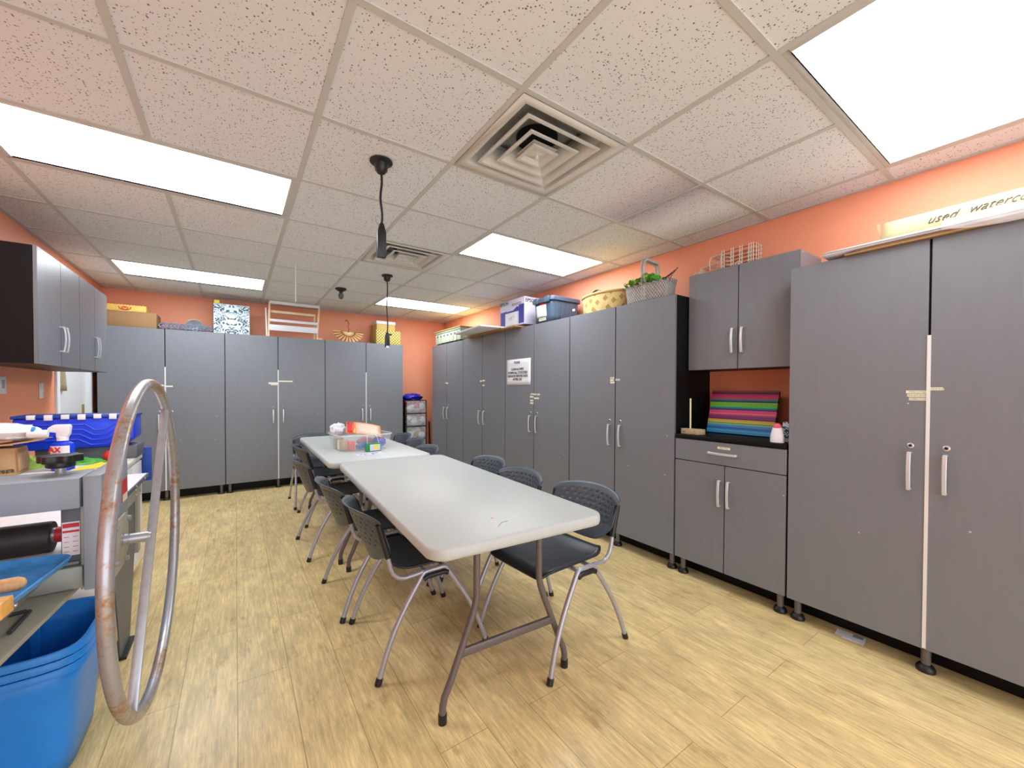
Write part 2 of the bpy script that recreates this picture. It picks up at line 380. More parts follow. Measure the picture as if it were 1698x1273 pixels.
troffer(2, -3, 'lit ceiling panel above the manila folder, cut by the frame', 'lamp_dim')
def vent(i, j, label):
    x, y = GX+(i+.5)*GS, GY+(j+.5)*GS
    t = thing('ceiling_vent', label, 'air vent', (x, y, CZ), 0, 'square ceiling air diffusers')
    H = .293
    def rings(b, lst, m=0):                    # square frusta joined ring to ring
        n = len(lst)
        for k in range(n-1):
            (a0, z0), (a1, z1) = lst[k], lst[k+1]
            q = lambda a, z: [(-a,-a,z),(a,-a,z),(a,a,z),(-a,a,z)]
            b.add(q(a0,z0)+q(a1,z1), [(e, (e+1) % 4, 4+(e+1) % 4, 4+e) for e in range(4)], m)
    p = MB(); rings(p, [(H,-.004),(.262,-.004),(.25,.0),(.235,.05),(.15,.075)]); p.build('pan', M['ventm'], t, solid=.002)
    pp = MB(); rings(pp, [(H,.10),(.235,.10),(.15,.085)]); pp.box(-.16,.16,-.16,.16,.085,.09); pp.build('backing', M['ventpan'], t)
    MB().lathe([(.10,.072),(.10,.084)], n=32).build('duct_mouth', M['dark'], t)
    for a, z in ((.210,-.006),(.140,-.009),(.072,-.012)):
        l = MB(); rings(l, [(max(a-.070,.012),.056),(a-.020,.008),(a-.014,.001),(a,.000),(a+.001,.006)])
        l.xf(T((0,0,z))); l.build('louvre', M['ventm'], t, solid=.003)
    c = MB(); q = .03
    c.add([(-.072,-.072,0),(.072,-.072,0),(.072,.072,0),(-.072,.072,0),(0,0,-.02)], [(0,1,4),(1,2,4),(2,3,4),(3,0,4),(0,3,2,1)]); c.xf(T((0,0,.012)))
    c.lathe([(.008,-.024),(.008,-.004)], n=10); c.build('centre_plate', M['ventm'], t, flat=True)
vent(1, -1, 'large square ceiling vent with stepped louvres, nearest the camera')
vent(1, 2, 'square ceiling vent behind the hanging black cord with the long plug')

def pendant(x, y, zc, zb, label):
    t = thing('hanging_power_cord', label, 'hanging cord', (x, y, CZ), 0, 'black cords hanging from the ceiling')
    MB().lathe([(.055,0),(.055,-.006),(.034,-.012),(.03,-.045),(.018,-.058)], n=20).build('ceiling_mount', M['blackpl'], t)
    L_ = zc-CZ
    MB().tube([(.004*math.sin(k*.9),.003*math.sin(k*.6),-.05+(L_+.05)*k/10) for k in range(11)], .006, 8).build('cord', M['blackpl'], t)
    b = zb-CZ; w = .022
    MB().prism([(-.009,L_+.0),(-w,L_-.045),(-w,b),(w,b),(w,L_-.045),(.009,L_)], -.014, .014, 'y').build('connector', M['blackpl'], t, bevel=.004)
    MB().tube([(-.012,0,L_-.01),(-.03,0,L_+.01),(-.026,0,L_+.03),(-.014,0,L_+.034)], .002, 6).build('hook', M['steel'], t)
    return t
pendant(.604, 2.03, 2.075, 1.905, 'black power cord hanging in front of the second vent')
t = pendant(1.251, 4.01, 1.82, 1.672, 'black power cord with pale plug tip hanging before the wicker boxes')
MB().box(-.016, .016, -.015, .015, 1.660-CZ, 1.684-CZ).build('plug_tip', M['whitepl'], t, bevel=.003)
t = thing('ceiling_hook_lamp', 'short black ceiling holder with a small glass bulb above the fan basket', 'bulb holder', (.985, 4.83, CZ))
MB().lathe([(.06,0),(.06,-.008),(.045,-.02),(.02,-.034),(.018,-.05)], n=20).build('holder', M['blackpl'], t)
MB().lathe([(.014,-.046),(.03,-.065),(.032,-.085),(.022,-.108),(.008,-.118)], n=16).build('glass_bulb', M['bulb'], t)
t = tag(MB().tube([(.458,4.16,CZ),(.459,4.16,CZ-.2),(.458,4.16,CZ-.335)], .004, 6).lathe([(.012,-.004),(.012,0)], (.458,4.16,CZ), n=10).build('hanging_string', M['whitepl']),
        'thin white string hanging from the ceiling before the wooden rack', 'string')

# ---------------------------------------------------------------- cabinets (local: x along the front, y into the wall)
def handle_mb(x, z, L_, horiz=False):
    n = 10; out = [(-.024-.008*math.sin(PI*k/n), L_*k/n) for k in range(n+1)]; inn = [(p+.007, h) for p, h in out]
    inn = [(p, min(max(h, .006), L_-.006)) for p, h in inn]
    poly = [(0, 0)]+out+[(0, L_), (0, L_-.008)]+inn[::-1]+[(0, .008)]
    b = MB().prism(poly, -.007, .007, 'x')
    if horiz: b.xf(Rot(PI/2, 'Y')); b.xf(T((x-L_/2, 0, z)))
    else: b.xf(T((x, 0, z)))
    return b
def door(parent, x0, x1, z0, z1, hx, hz, hl=.17, lock=True):
    b = MB().box(x0, x1, 0, .017, z0, z1)
    o = b.build('door', [M['door'], M['edge']], parent, bevel=.0012, seg=1)
    me = o.data
    for p in me.polygons:
        if abs(p.normal.y) < .9: p.material_index = 1
    handle_mb(hx, hz, hl).build('handle', M['silver'], o, bevel=.0015, seg=1)
    if lock:
        MB().lathe([(.012,0),(.012,-.004),(.008,-.006)], (hx+.002, 0, hz+hl+.028), 'y', 16).lathe([(.006,-.006),(.006,-.0065)], (hx+.002, 0, hz+hl+.028), 'y', 10, 1).build('lock', [M['chrome'], M['dark']], o)
    return o
def leg(parent, x, y, h):
    o = MB().tube([(x,y,.02),(x,y,h)], .017, 12).build('leg', M['tleg'], parent)
    MB().lathe([(.033,0),(.034,.012),(.028,.024),(.02,.032)], (x,y,0), n=18).build('foot', M['blackpl'], o)
def tape(parent, x, z, w, h=.014, text=None, rot=0, cut=0):
    Mx = T((x, -.0008, z)) @ Rot(rot, 'Y')
    b = MB().prism([(-w/2,-h/2),(w/2-cut,-h/2),(w/2,-h/2+cut*.3),(w/2-cut*.6,h/2),(-w/2,h/2)], -.0006, .0008, 'y'); b.xf(Mx)
    o = b.build('label_strip', M['label'], parent)
    if text: lettering(o, text, h*.62, Mx @ T((0,-.0008,0)) @ Rot(PI/2, 'X'), M['ink'], ext=.0002)
    return o
CZ0, CZ1 = .112, 1.908
def tall_cabinet(label, loc, rz, w, strip=False, dep=.44, hz=.806, group='tall grey two-door cabinets'):
    t = thing('storage_cabinet', label, 'cabinet', loc, rz, group)
    MB().box(0, w, .019, dep, CZ0, CZ1-.002).build('carcass', M['carcass'], t, bevel=.001, seg=1)
    MB().box(.004, w-.004, .135, .150, .003, CZ0).build('shade_board', M['carcass'], t)  # added black board standing in for the shade beneath the cabinet
    g = .004
    d1 = door(t, .002, w/2-g, CZ0, CZ1, w/2-.055, hz, .17)
    d2 = door(t, w/2+g, w-.002, CZ0, CZ1, w/2+.055, hz, .17)
    if strip: MB().box(w/2-.006, w/2+.006, -.004, -.0002, .118, 1.49).build('edge_strip', M['strip'], t)
    for x in (.04, w/2, w-.04): leg(t, x, .045, CZ0+.002)
    for x in (.04, w-.04): leg(t, x, dep-.05, CZ0+.002)
    return t, d1, d2
XF = 2.485; rr = -PI/2
# right-hand run; local x = (y of left end) - y
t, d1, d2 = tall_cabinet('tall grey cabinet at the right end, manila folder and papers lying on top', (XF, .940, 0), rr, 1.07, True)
tape(d1, .500, 1.243, .072, .0125, 'PAPER CUTTER'); tape(d1, .502, 1.228, .068, .0125, 'FINE ARTS BOOKS', cut=.004); tape(d1, .505, 1.212, .062, .0125, 'RUBBER STAMPS', cut=.004)
tape(d2, .562, 1.257, .042, .0125, 'GLUE GUN', cut=.008)
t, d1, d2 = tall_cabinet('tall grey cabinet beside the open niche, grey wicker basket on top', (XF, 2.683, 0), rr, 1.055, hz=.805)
tape(d1, .497, 1.345, .040, .014, 'PAINT'); tape(d2, .552, 1.330, .044, .014, 'BRUSHES'); tape(d1, .494, 1.327, .036, .014); tape(d1, .500, 1.309, .046, .014)
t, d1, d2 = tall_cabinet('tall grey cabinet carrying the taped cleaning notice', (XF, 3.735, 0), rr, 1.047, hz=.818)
tape(d1, .500, 1.206, .05, .016, 'GLAZE'); tape(d2, .575, 1.203, .098, .016, 'CERAMICS'); tape(d1, .490, 1.178, .06, .016); tape(d2, .568, 1.165, .08, .016); tape(d1, .492, 1.140, .055, .016); tape(d1, .492, 1.114, .055, .016)
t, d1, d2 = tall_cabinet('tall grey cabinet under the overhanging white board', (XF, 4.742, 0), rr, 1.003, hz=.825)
tape(d1, .472, 1.355, .05, .018); tape(d2, .535, 1.360, .058, .018); tape(d2, .53, 1.302, .05, .018)
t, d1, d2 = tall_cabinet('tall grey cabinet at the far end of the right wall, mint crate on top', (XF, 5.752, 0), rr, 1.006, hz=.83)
tape(d1, .49, 1.345, .045, .016); tape(d2, .53, 1.34, .05, .02)
# back run
YC = 5.84
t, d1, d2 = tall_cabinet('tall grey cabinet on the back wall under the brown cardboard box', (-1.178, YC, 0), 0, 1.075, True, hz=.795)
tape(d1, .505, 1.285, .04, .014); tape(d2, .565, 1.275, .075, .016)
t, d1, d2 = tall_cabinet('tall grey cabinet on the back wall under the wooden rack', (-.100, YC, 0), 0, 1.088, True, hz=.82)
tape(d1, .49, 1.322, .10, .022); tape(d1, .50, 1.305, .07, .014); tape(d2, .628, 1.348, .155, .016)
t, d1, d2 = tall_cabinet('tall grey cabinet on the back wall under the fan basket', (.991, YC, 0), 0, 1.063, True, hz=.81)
# base unit in the niche
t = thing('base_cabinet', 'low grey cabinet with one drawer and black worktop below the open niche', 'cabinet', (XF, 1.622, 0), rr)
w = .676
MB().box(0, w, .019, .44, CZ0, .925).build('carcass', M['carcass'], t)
MB().box(.004, w-.004, .135, .150, .003, CZ0).build('shade_board', M['carcass'], t)  # added black board again, darkening the gap under this unit
MB().box(.0, w, -.004, .445, .926, .952).build('worktop', M['carcass'], t, bevel=.003)
door(t, .002, w/2-.0025, CZ0, .778, w/2-.028, .523, .165, False); door(t, w/2+.0025, w-.002, CZ0, .778, w/2+.028, .523, .165, False)
d = MB().box(.002, w-.002, 0, .017, .783, .922).build('drawer', [M['door'], M['edge']], t, bevel=.0012, seg=1)
handle_mb(.325, .853, .175, True).build('handle', M['silver'], d, bevel=.0015, seg=1); tape(d, .332, .889, .078, .014, 'MISC TOOLS')
for x in (.04, w-.04): leg(t, x, .045, CZ0+.002); leg(t, x, .39, CZ0+.002)
def hanging_cabinet(label, loc, rz, w, z0=1.388, z1=2.048, hz=1.488, dep=.3, hx=.030):
    t = thing('hanging_cabinet', label, 'wall cabinet', loc, rz, 'grey two-door wall cabinets')
    MB().box(0, w, .019, dep, z0, z1).build('carcass', M['carcass'], t, bevel=.001, seg=1)
    door(t, .002, w/2-.0025, z0, z1, w/2-hx, hz, .16, False); door(t, w/2+.0025, w-.002, z0, z1, w/2+hx, hz, .16, False)
    return t
t = hanging_cabinet('grey wall cabinet over the niche with a wire truck on top', (2.63, 1.622, 0), rr, .676)
MB().box(.672, .677, .0, .3, 1.388, 2.048).build('side_panel', M['door'], t)
hanging_cabinet('grey wall cabinet on the left wall, its black side toward the camera', (-.91, 3.36, 0), PI/2, .738, 1.385, 2.045, 1.477)
hanging_cabinet('grey wall cabinet on the left wall, second one, toward the back', (-.91, 4.10, 0), PI/2, .738, 1.385, 2.045, 1.49)

# ---------------------------------------------------------------- notices and notes
t = thing('paper_notice', 'white taped notice about cleaning touched surfaces, on a grey door', 'notice', (XF-.002, 3.695, 1.302), rr)
MB().grid(lambda u, v: (.432*u, -.0015-.003*math.sin(u*5)*v, .275*v), 10, 6).build('sheet', M['paper'], t, solid=.0008)
lettering(t, 'PLEASE', .034, T((.20,-.007,.238)) @ Rot(PI/2, 'X'), M['ink'], bold=.0006)
lettering(t, 'CLEAN & WIPE\nDOWN ALL TOUCHED\nSURFACES BEFORE AND\nAFTER USE', .0345, T((.205,-.007,.112)) @ Rot(PI/2, 'X'), M['ink'], bold=.0006)
t = thing('wall_notice', 'small white notice pinned to the left wall at the picture edge', 'notice', (XL+.002, 3.86, 1.21), PI/2)
MB().box(0, .15, -.002, 0, 0, .11).build('sheet', M['paper'], t); MB().box(.09, .13, -.003, -.0021, .035, .09).build('picture', M['ventpan'], t)
t = thing('light_switch', 'white switch plate on the salmon left wall', 'switch', (XL+.001, 4.545, 1.17), PI/2)
MB().box(0, .075, -.006, 0, 0, .118).build('plate', M['whitepl'], t, bevel=.003)
MB().box(.032, .043, -.014, -.006, .052, .07).build('toggle', M['whitepl'], t)
t = thing('door_note', 'pale yellow handwritten note hanging on the white door', 'note', (XL-.015, 4.99, 1.225), PI/2)
MB().grid(lambda u, v: (.15*u, -.002-.02*(1-v)*u, .35*v), 6, 6).build('sheet', M['manila'], t, solid=.0008)
b = MB()
for k in range(7): b.box(.06, .10+.03*random.random(), -.024, -.0235, .05+.04*k, .058+.04*k)
b.build('writing', M['ventpan'], t)

# ---------------------------------------------------------------- folding tables
def rrect(w, l, r, n=8):
    P = []
    for cx_, cy_, a0 in ((w/2-r, l/2-r, 0), (-w/2+r, l/2-r, PI/2), (-w/2+r, -l/2+r, PI), (w/2-r, -l/2+r, 3*PI/2)):
        for k in range(n+1):
            a = a0+PI/2*k/n; P.append((cx_+r*math.cos(a), cy_+r*math.sin(a)))
    return P
def slab(b, w, l, r, prof, m=0):               # prof: (inset, z) from below to the top
    rings = [[(x, y, z) for x, y in rrect(w-2*i, l-2*i, max(r-i, .005))] for i, z in prof]; n = len(rings[0])
    vs = sum(rings, []); fs = [(k*n+j, k*n+(j+1) % n, (k+1)*n+(j+1) % n, (k+1)*n+j) for k in range(len(rings)-1) for j in range(n)]
    fs += [tuple(range(n))[::-1], tuple((len(rings)-1)*n+j for j in range(n))]
    return b.add(vs, fs, m)
def folding_table(label, loc, rz, L_, offs, oxs=(0, 0)):
    t = thing('folding_table', label, 'table', loc, rz, 'white folding tables set end to end')
    slab(MB(), .755, L_, .07, [(.05,.70),(.012,.695),(.003,.70),(.0,.710),(.0,.728),(.003,.736),(.010,.74)]).build('tabletop', M['tabletop'], t, ang=60)
    for s, oy, ox in ((-1, offs[0], oxs[0]), (1, offs[1], oxs[1])):
        y = s*(L_/2-oy)
        for q in (-1, 1):
            pts = [(ox+q*h, y, z) for h, z in ((.150,.70),(.150,.44),(.158,.40),(.18,.34),(.262,.14),(.284,.095),(.292,.06),(.292,.02))]
            o = MB().tube(pts, .0135, 12).build('leg', M['tleg'], t)
            MB().tube([(ox+q*.292,y,0),(ox+q*.292,y,.035)], .0165, 12).build('leg_cap', M['blackpl'], o)
        MB().bar((ox-.222,y,.238),(ox+.222,y,.238),.016,.032).build('cross_bar', M['tleg'], t, bevel=.003)
        MB().tube([(-.3,y,.688),(.3,y,.688)], .013, 10).build('top_bar', M['tleg'], t)
        MB().tube([(0,y,.68),(0,y-s*.30,.69)], .008, 8).build('brace', M['tleg'], t)
    return t
TA = folding_table('white folding table nearest the camera, bare except for scuffs', (.917, 2.035, 0), -R(2.6), 1.79, (.210,.068), (.036,-.032))
b = MB().tube([(-.085,-.80,.7405),(-.05,-.765,.7405),(-.02,-.762,.7405)], .0008, 5)
b.build('pen_mark', M['ink'], TA)
MB().lathe([(.006,0),(.006,.0004)], (-.055,-.70,.7402), n=12).build('pink_stain', M['pink'], TA)
folding_table('white folding table at the far end, holding the clear plastic bin', (.915, 3.85, 0), -R(.8), 1.79, (.075,.12))

# ---------------------------------------------------------------- chairs (facing +X, rear feet at x = 0)
def make_chair():
    t = thing('stacking_chair', '', 'chair', (0,0,0), 0, 'charcoal stacking chairs around the tables')
    def back(u, v):
        u = 2*u-1; w = .165+.06*min(1, v*3)**.7 if v < .334 else .225+.008*(v-.33)
        z0 = .452+.05*abs(u)**2.5; z1 = .722-.022*u*u-.012*abs(u)**8
        v2 = v; z = z0+(z1-z0)*v2
        x = .078-.066*v2-.088*(1-u*u)*(.55+.45*v2)
        if v > .88: x -= .016*((v-.88)/.12)**2
        return (x, u*w, z)
    NU, NV = 44, 30
    def skip(i, j):
        if not (10 <= j <= 25 and 4 <= i <= 39): return False
        return (j % 3 == 1) and ((i+(j//3 % 2)*2) % 4 == 1)
    MB().grid(back, NU, NV, skip=skip).build('backrest', M['cplas'], t, solid=.0075, ang=60)
    def seat(u, v):
        v2 = 2*v-1; x = .085+.425*u
        z = .432-.012*(1-v2*v2)*math.sin(PI*min(1, u*1.1))-.026*max(0, (u-.82)/.18)**2+.02*max(0, (.2-u)/.2)**2
        return (x, v2*(.205-.03*max(0, (.15-u)/.15)**2-.022*max(0, (u-.8)/.2)**2), z+.006*v2**8)
    MB().grid(seat, 20, 16).build('seat', M['cseat'], t, solid=.010, ang=60)
    fr = MB(); TOPZ = .418
    for s in (-1, 1):
        rear = [(.2*k/8-.024*math.sin(PI*k/8), s*(.265-.03*k/8), .012+(TOPZ-.02-.012)*k/8) for k in range(9)]
        front = [(.52-.19*k/8+.022*math.sin(PI*k/8), s*(.263-.028*k/8), .012+(TOPZ-.02-.012)*k/8) for k in range(9)]
        for pts in (rear, front):
            o = MB().tube(pts, .0115, 10).build('leg', M['cleg'], t)
            d = (Vector(pts[1])-Vector(pts[0])).normalized(); p = Vector(pts[0])
            MB().tube([p-d*.012, p+d*.016], .0145, 10).build('leg_cap', M['blackpl'], o)
        fr.tube([rear[-1], (.212,s*.235,TOPZ-.003), (.228,s*.235,TOPZ), (.305,s*.235,TOPZ+.003), (.318,s*.235,TOPZ), front[-1]], .0115, 10)
        fr.tube([(.012,s*.222,.660),(.05,s*.222,.52),(.063,s*.222,.465),(.075,s*.222,.435),(.097,s*.222,.414),(.125,s*.222,.405),(.165,s*.225,.409),(.21,s*.232,TOPZ)], .010, 10)
        MB().tube([(.011,s*.222,.664),(.052,s*.222,.512)], .0135, 12).build('back_sleeve', M['blackpl'], t)
        MB().tube([(.206,s*.242,.388),(.226,s*.242,.397),(.305,s*.242,.400),(.324,s*.242,.392)], [.013,.0125,.0125,.013], 12).build('linking_bracket', M['blackpl'], t)
    fr.tube([(.22,-.235,.412),(.22,.235,.412)], .010, 10).tube([(.31,-.235,.414),(.31,.235,.414)], .010, 10)
    fr.build('frame', M['cleg'], t)
    return t
CH = make_chair()
chairs = [
    (.497, 1.957, -1.5, 'charcoal chair on the wheel side of the near table, nearest the camera'),
    (.464, 2.524, .3, 'charcoal chair on the wheel side of the near table, second from its front'),
    (.425, 3.465, 1.2, 'charcoal chair on the wheel side, just past where the tables meet'),
    (.520, 4.270, 0, 'charcoal chair on the wheel side of the far table, last one'),
    (.765, 5.180, -90, 'charcoal chair at the head of the far table facing the camera'),
    (1.588, 1.583, 184, 'charcoal chair on the cabinet side at the near corner of the table'),
    (1.530, 2.125, 181, 'charcoal chair on the cabinet side of the near table, second one'),
    (1.612, 2.652, 180, 'charcoal chair on the cabinet side of the near table, third one'),
    (1.470, 3.540, 181, 'charcoal chair on the cabinet side of the far table, nearest the join'),
    (1.580, 4.120, 180, 'charcoal chair on the cabinet side of the far table, middle one'),
    (1.640, 4.690, 180, 'charcoal chair on the cabinet side of the far table, last one')]
for k, (x, y, a, lab) in enumerate(chairs):
    o = CH if k == 0 else copy_tree(CH)
    o.location = (x, y, 0); o.rotation_euler = (0, 0, R(a)); o['label'] = lab

# ---------------------------------------------------------------- things on top of the right-hand cabinets
Z = CZ1
FX = Rot(-PI/2, 'Z')                                   # local x -> -Y, for lettering seen from the room
def on_right(x, y, z, ry=0): return T((x, y, z)) @ FX @ Rot(PI/2, 'X')
t = tag(MB().box(2.462, 2.84, -.35, .70, Z+.001, Z+.010).box(2.466, 2.83, -.33, .66, Z+.011, Z+.018).build('cardboard_sheet', M['card'], bevel=.001, seg=1),
        'brown cardboard sheets at the bottom of the paper stack, right-end cabinet', 'cardboard')
b = MB()
for k in range(5):
    z = Z+.0225+.0036*k
    b.grid(lambda u, v, k=k, z=z: (2.452+.008*math.sin(k*2.1)+.36*u, .795-.012*((k*7) % 5)-1.15*v, z+.0015*math.sin(v*9+k)), 2, 20)
tag(b.build('paper_stack', M['paper'], solid=.0022), 'white paper stack jutting out under the handwritten folder', 'paper', kind='thing')
t = thing('card_folder', 'manila folder handwritten used watercolor on the right-end cabinet', 'folder', (2.50, .575, Z+.0455))
b = MB().grid(lambda u, v: (.05*v*v+.004*math.sin(u*7), -.95*u-.004*v, .092*v+.003*math.sin(u*4)), 24, 4)
b.build('front_flap', M['manila'], t, solid=.0016)
MB().prism([(0,0),(.018,.085),(.006,.088)], -.002, .0, 'x').xf(T((.03,.004,0))).build('torn_flap', M['manila'], t)
MB().grid(lambda u, v: (.03+.22*u, -.95*v, .003+.003*math.sin(v*6)), 2, 10).build('back_flap', M['manila'], t, solid=.0016)
Mt = T((.0115, -.300, .046)) @ FX @ Rot(PI/2-.42, 'X')
lettering(t, 'used', .060, Mt @ T((-.106,-.002,0)), M['ink'], 'lettering', shear=.5, ext=.0015, sx=.78, bold=-.0009); lettering(t, 'watercolor', .060, Mt @ T((.075,.004,0)), M['ink'], 'lettering', shear=.5, ext=.0015, sx=.78, bold=-.0009)
b = MB()
def film(u, v):
    y = .36-.62*v; s = u
    k = noise.noise(Vector((u*5, v*9, 3)))*.010
    if s < .55: return (2.488-.095*s, y, Z+.056+k*.5+.004*math.sin(v*23+u*5))
    e = (s-.55)/.45
    return (2.434-.008*math.sin(e*3)+k*.6, y+.012*e, Z+.054-.058*e*(.5+.5*math.sin(PI*min(1, v*1.5)))-.01*e)
b.grid(film, 18, 40).build('x', M['film'])
o = bpy.data.objects['x']; o.name = 'plastic_wrap'; tag(o, 'crumpled clear plastic draped over the front of the right-end cabinet', 'plastic wrap')

# wire truck on the overhead cabinet
t = thing('wire_truck', 'small wire toy truck with stake bed on the wall cabinet over the niche', 'wire truck', (2.72, 1.632, 2.049), rr)
t.scale = (.93, 1, 1)
r = .0030
b = MB()
for z in (.03, .055, .08, .105, .13):
    b.tube([(.205,0,z),(.43,0,z),(.43,.1,z),(.205,.1,z)], r*.8, 5, closed=True, m=1)
for x in (.21, .225, .275, .29, .335, .35, .395, .41, .425): b.box(x-.003, x+.003, -.004, -.002, .02, .145).box(x-.003, x+.003, .102, .104, .02, .145)
for y in (.02, .05, .08): b.box(.431, .434, y-.003, y+.003, .02, .145)
b.build('stake_bed', [M['wire'], M['wiredark']], t)
b = MB()
for y in (0, .1): b.tube([(.12,y,.03),(.115,y,.09),(.125,y,.118),(.20,y,.125),(.20,y,.03)], r, 5).tube([(.12,y,.07),(.2,y,.075)], r, 5)
for x, z in ((.125,.118),(.2,.125),(.115,.09)): b.tube([(x,0,z),(x,.1,z)], r, 5)
for k in range(6): b.tube([(.13+.012*k,0,.122),(.13+.012*k,.1,.122)], r*.7, 5)
b.build('cab', M['wire'], t)
b = MB()
for y in (.015, .085): b.tube([(.03,y,.03),(.035,y,.062),(.12,y,.072)], r, 5).tube([(.01,y,.03),(.12,y,.026)], r, 5)
for k in range(7): b.tube([(.035+.014*k,.015,.062+.0012*k),(.035+.014*k,.085,.062+.0012*k)], r*.7, 5)
b.tube([(0,-.005,.03),(.0,.105,.03)], r*1.4, 6).tube([(0,-.005,.045),(.0,.105,.045)], r, 6)
b.build('hood', M['wire'], t)
MB().tube([(.0,.012,.024),(.43,.012,.024)], r, 6).tube([(.0,.088,.024),(.43,.088,.024)], r, 6).tube([(.06,-.005,.024),(.06,.105,.024)], r, 6).tube([(.33,-.005,.024),(.33,.105,.024)], r, 6).build('chassis', M['wiredark'], t)
for x in (.06, .33):
    for y in (-.008, .108):
        w_ = MB().tube([(x+.022*math.cos(a*PI/9), y, .024+.022*math.sin(a*PI/9)) for a in range(18)], .0026, 6, closed=True)
        for q in range(4): w_.tube([(x-.022*math.cos(q*PI/4), y, .024-.022*math.sin(q*PI/4)), (x+.022*math.cos(q*PI/4), y, .024+.022*math.sin(q*PI/4))], .0012, 5)
        w_.lathe([(.006,-.003),(.006,.003)], (x,y,.024), 'y', 10); w_.build('wheel', M['wire'], t)

# grey wicker basket with ivy
def rect_ring(hw, hl, u, pw=3.2):
    a = 2*PI*u; c, s_ = math.cos(a), math.sin(a)
    k = (abs(c)**pw+abs(s_)**pw)**(-1/pw); return hw*c*k, hl*s_*k
t = thing('wicker_basket', 'grey wicker basket with tall handle holding ivy, beside the wall cabinet', 'basket', (2.605, 1.925, Z), R(4))
def gbf(u, v):
    n = 1+.10*v; x, y = rect_ring(.088*n, .170*n, u); k = .003*math.sin(u*220+(PI if int(v*9) % 2 else 0))
    return (x+k, y+k, .002+.128*v+.012*(abs(y)/.2)**2*v)
MB().grid(gbf, 110, 9, mf=lambda i, j: (i+j) % 2).build('body', [M['greyw1'], M['greyw2']], t, solid=.006)
b = MB()
for k in range(46):
    u = k/46; x, y = rect_ring(.098, .188, u); x2, y2 = rect_ring(.098, .188, u+.03)
    b.tube([(x,y,.120),(x*1.03,y*1.03,.136+.012*(abs(y)/.2)**2),(x2,y2,.122)], .0045, 5, m=k % 2)
b.build('rim', [M['greyw1'], M['greyw2']], t)
b = MB()
for e in (-.012, .012): b.tube([(-.086,e,.02),(-.098,e,.26),(-.090,e,.300),(-.065,e,.318),(.065,e,.318),(.090,e,.300),(.098,e,.26),(.086,e,.02)], .009, 8)
for k in range(9): b.tube([(-.07+.0175*k,-.02,.318),(-.062+.0175*k,.02,.318)], .011, 6)
b.build('handle', M['greyw1'], t)
MB().grid(lambda u, v: (rect_ring(.082*v, .16*v, u)[0], rect_ring(.082*v, .16*v, u)[1], .09), 24, 4).build('soil', M['card'], t)
rnd = random.Random(5); b = MB(); st = MB()
for k in range(92):
    x = rnd.uniform(-.11, .07); y = rnd.uniform(-.13, .15); z = .135+rnd.uniform(0, .075)*(1-abs(y-.02)/.22)
    s_ = rnd.uniform(.020, .034); a = rnd.uniform(0, 2*PI); tl = rnd.uniform(-.9, .9)
    Mx = T((x,y,z)) @ Rot(a, 'Z') @ Rot(tl, 'X') @ Rot(rnd.uniform(-.6, .6), 'Y')
    P = [(0,-.9),(.55,-.75),(.95,-.1),(.5,.15),(.45,.6),(0,1),(-.45,.6),(-.5,.15),(-.95,-.1),(-.55,-.75)]
    vs = [Mx @ Vector((p*s_, q*s_, .25*s_*abs(p))) for p, q in P]
    b.add(vs+[Mx @ Vector((0,0,.0))], [(i, (i+1) % 10, 10) for i in range(10)], k % 3 == 0)
    if k % 4 == 0: st.tube([(x*.6,y*.6,.09),(x*.9,y*.9,z-.02),(x,y,z)], .0016, 5)
for k in range(5):
    y = -.10-.022*k; st.tube([(.0,y+.06,.1),(-.02,y,.15+.006*k),(-.03,y-.05,.165+.012*k)], .0028, 5)
b.build('ivy_leaves', [M['green'], M['lime']], t, flat=True); st.build('ivy_stems', M['rubber'], t)

# woven splint basket
t = thing('splint_basket', 'oval woven wood splint basket with diamond weave beside the grey wicker basket', 'basket', (2.655, 2.395, Z))
def wbf(u, v):
    n = .93+.07*math.sin(PI*.5*v); a = 2*PI*u; return (.155*n*math.cos(a), .255*n*math.sin(a), .001+.150*v)
b = MB(); NCOL, NR = 30, 6
for r_ in range(-1, NR+1):
    for c_ in range(NCOL):
        u0 = (c_+.5*(r_ % 2))/NCOL; q = [(u0-.5/NCOL, r_), (u0, r_-1), (u0+.5/NCOL, r_), (u0, r_+1)]
        q = [(a_, min(max(h_, 0), NR)/NR) for a_, h_ in q]
        if q[1][1] == q[3][1]: continue
        b.add([wbf(a_, h_) for a_, h_ in q], [(0, 1, 2, 3)], (c_*7+r_*5+(c_*r_) % 3) % 3 == 0)
b.m = [int(k) for k in b.m]
b.build('body', [M['wicker1'], M['wicker2']], t, flat=True, solid=.004)
MB().tube([(.157*math.cos(2*PI*k/48), .257*math.sin(2*PI*k/48), .153) for k in range(48)], .011, 8, closed=True).build('rim', M['tanboard'], t)
MB().grid(lambda u, v: (.15*v*math.cos(2*PI*u), .25*v*math.sin(2*PI*u), .148+.012*(1-v*v)), 40, 4, mf=lambda i, j: (i+j) % 2).build('lid', [M['wicker1'], M['wicker2']], t)
MB().grid(lambda u, v: (-.10+.014*(v-.5)*2, .10-.15*u, .160+.036*math.sin(PI*u)), 14, 2).build('handle', M['rubber'], t, solid=.003)
MB().box(-.164, -.160, .235, .262, .045, .065).build('paper_tag', M['paper'], t)

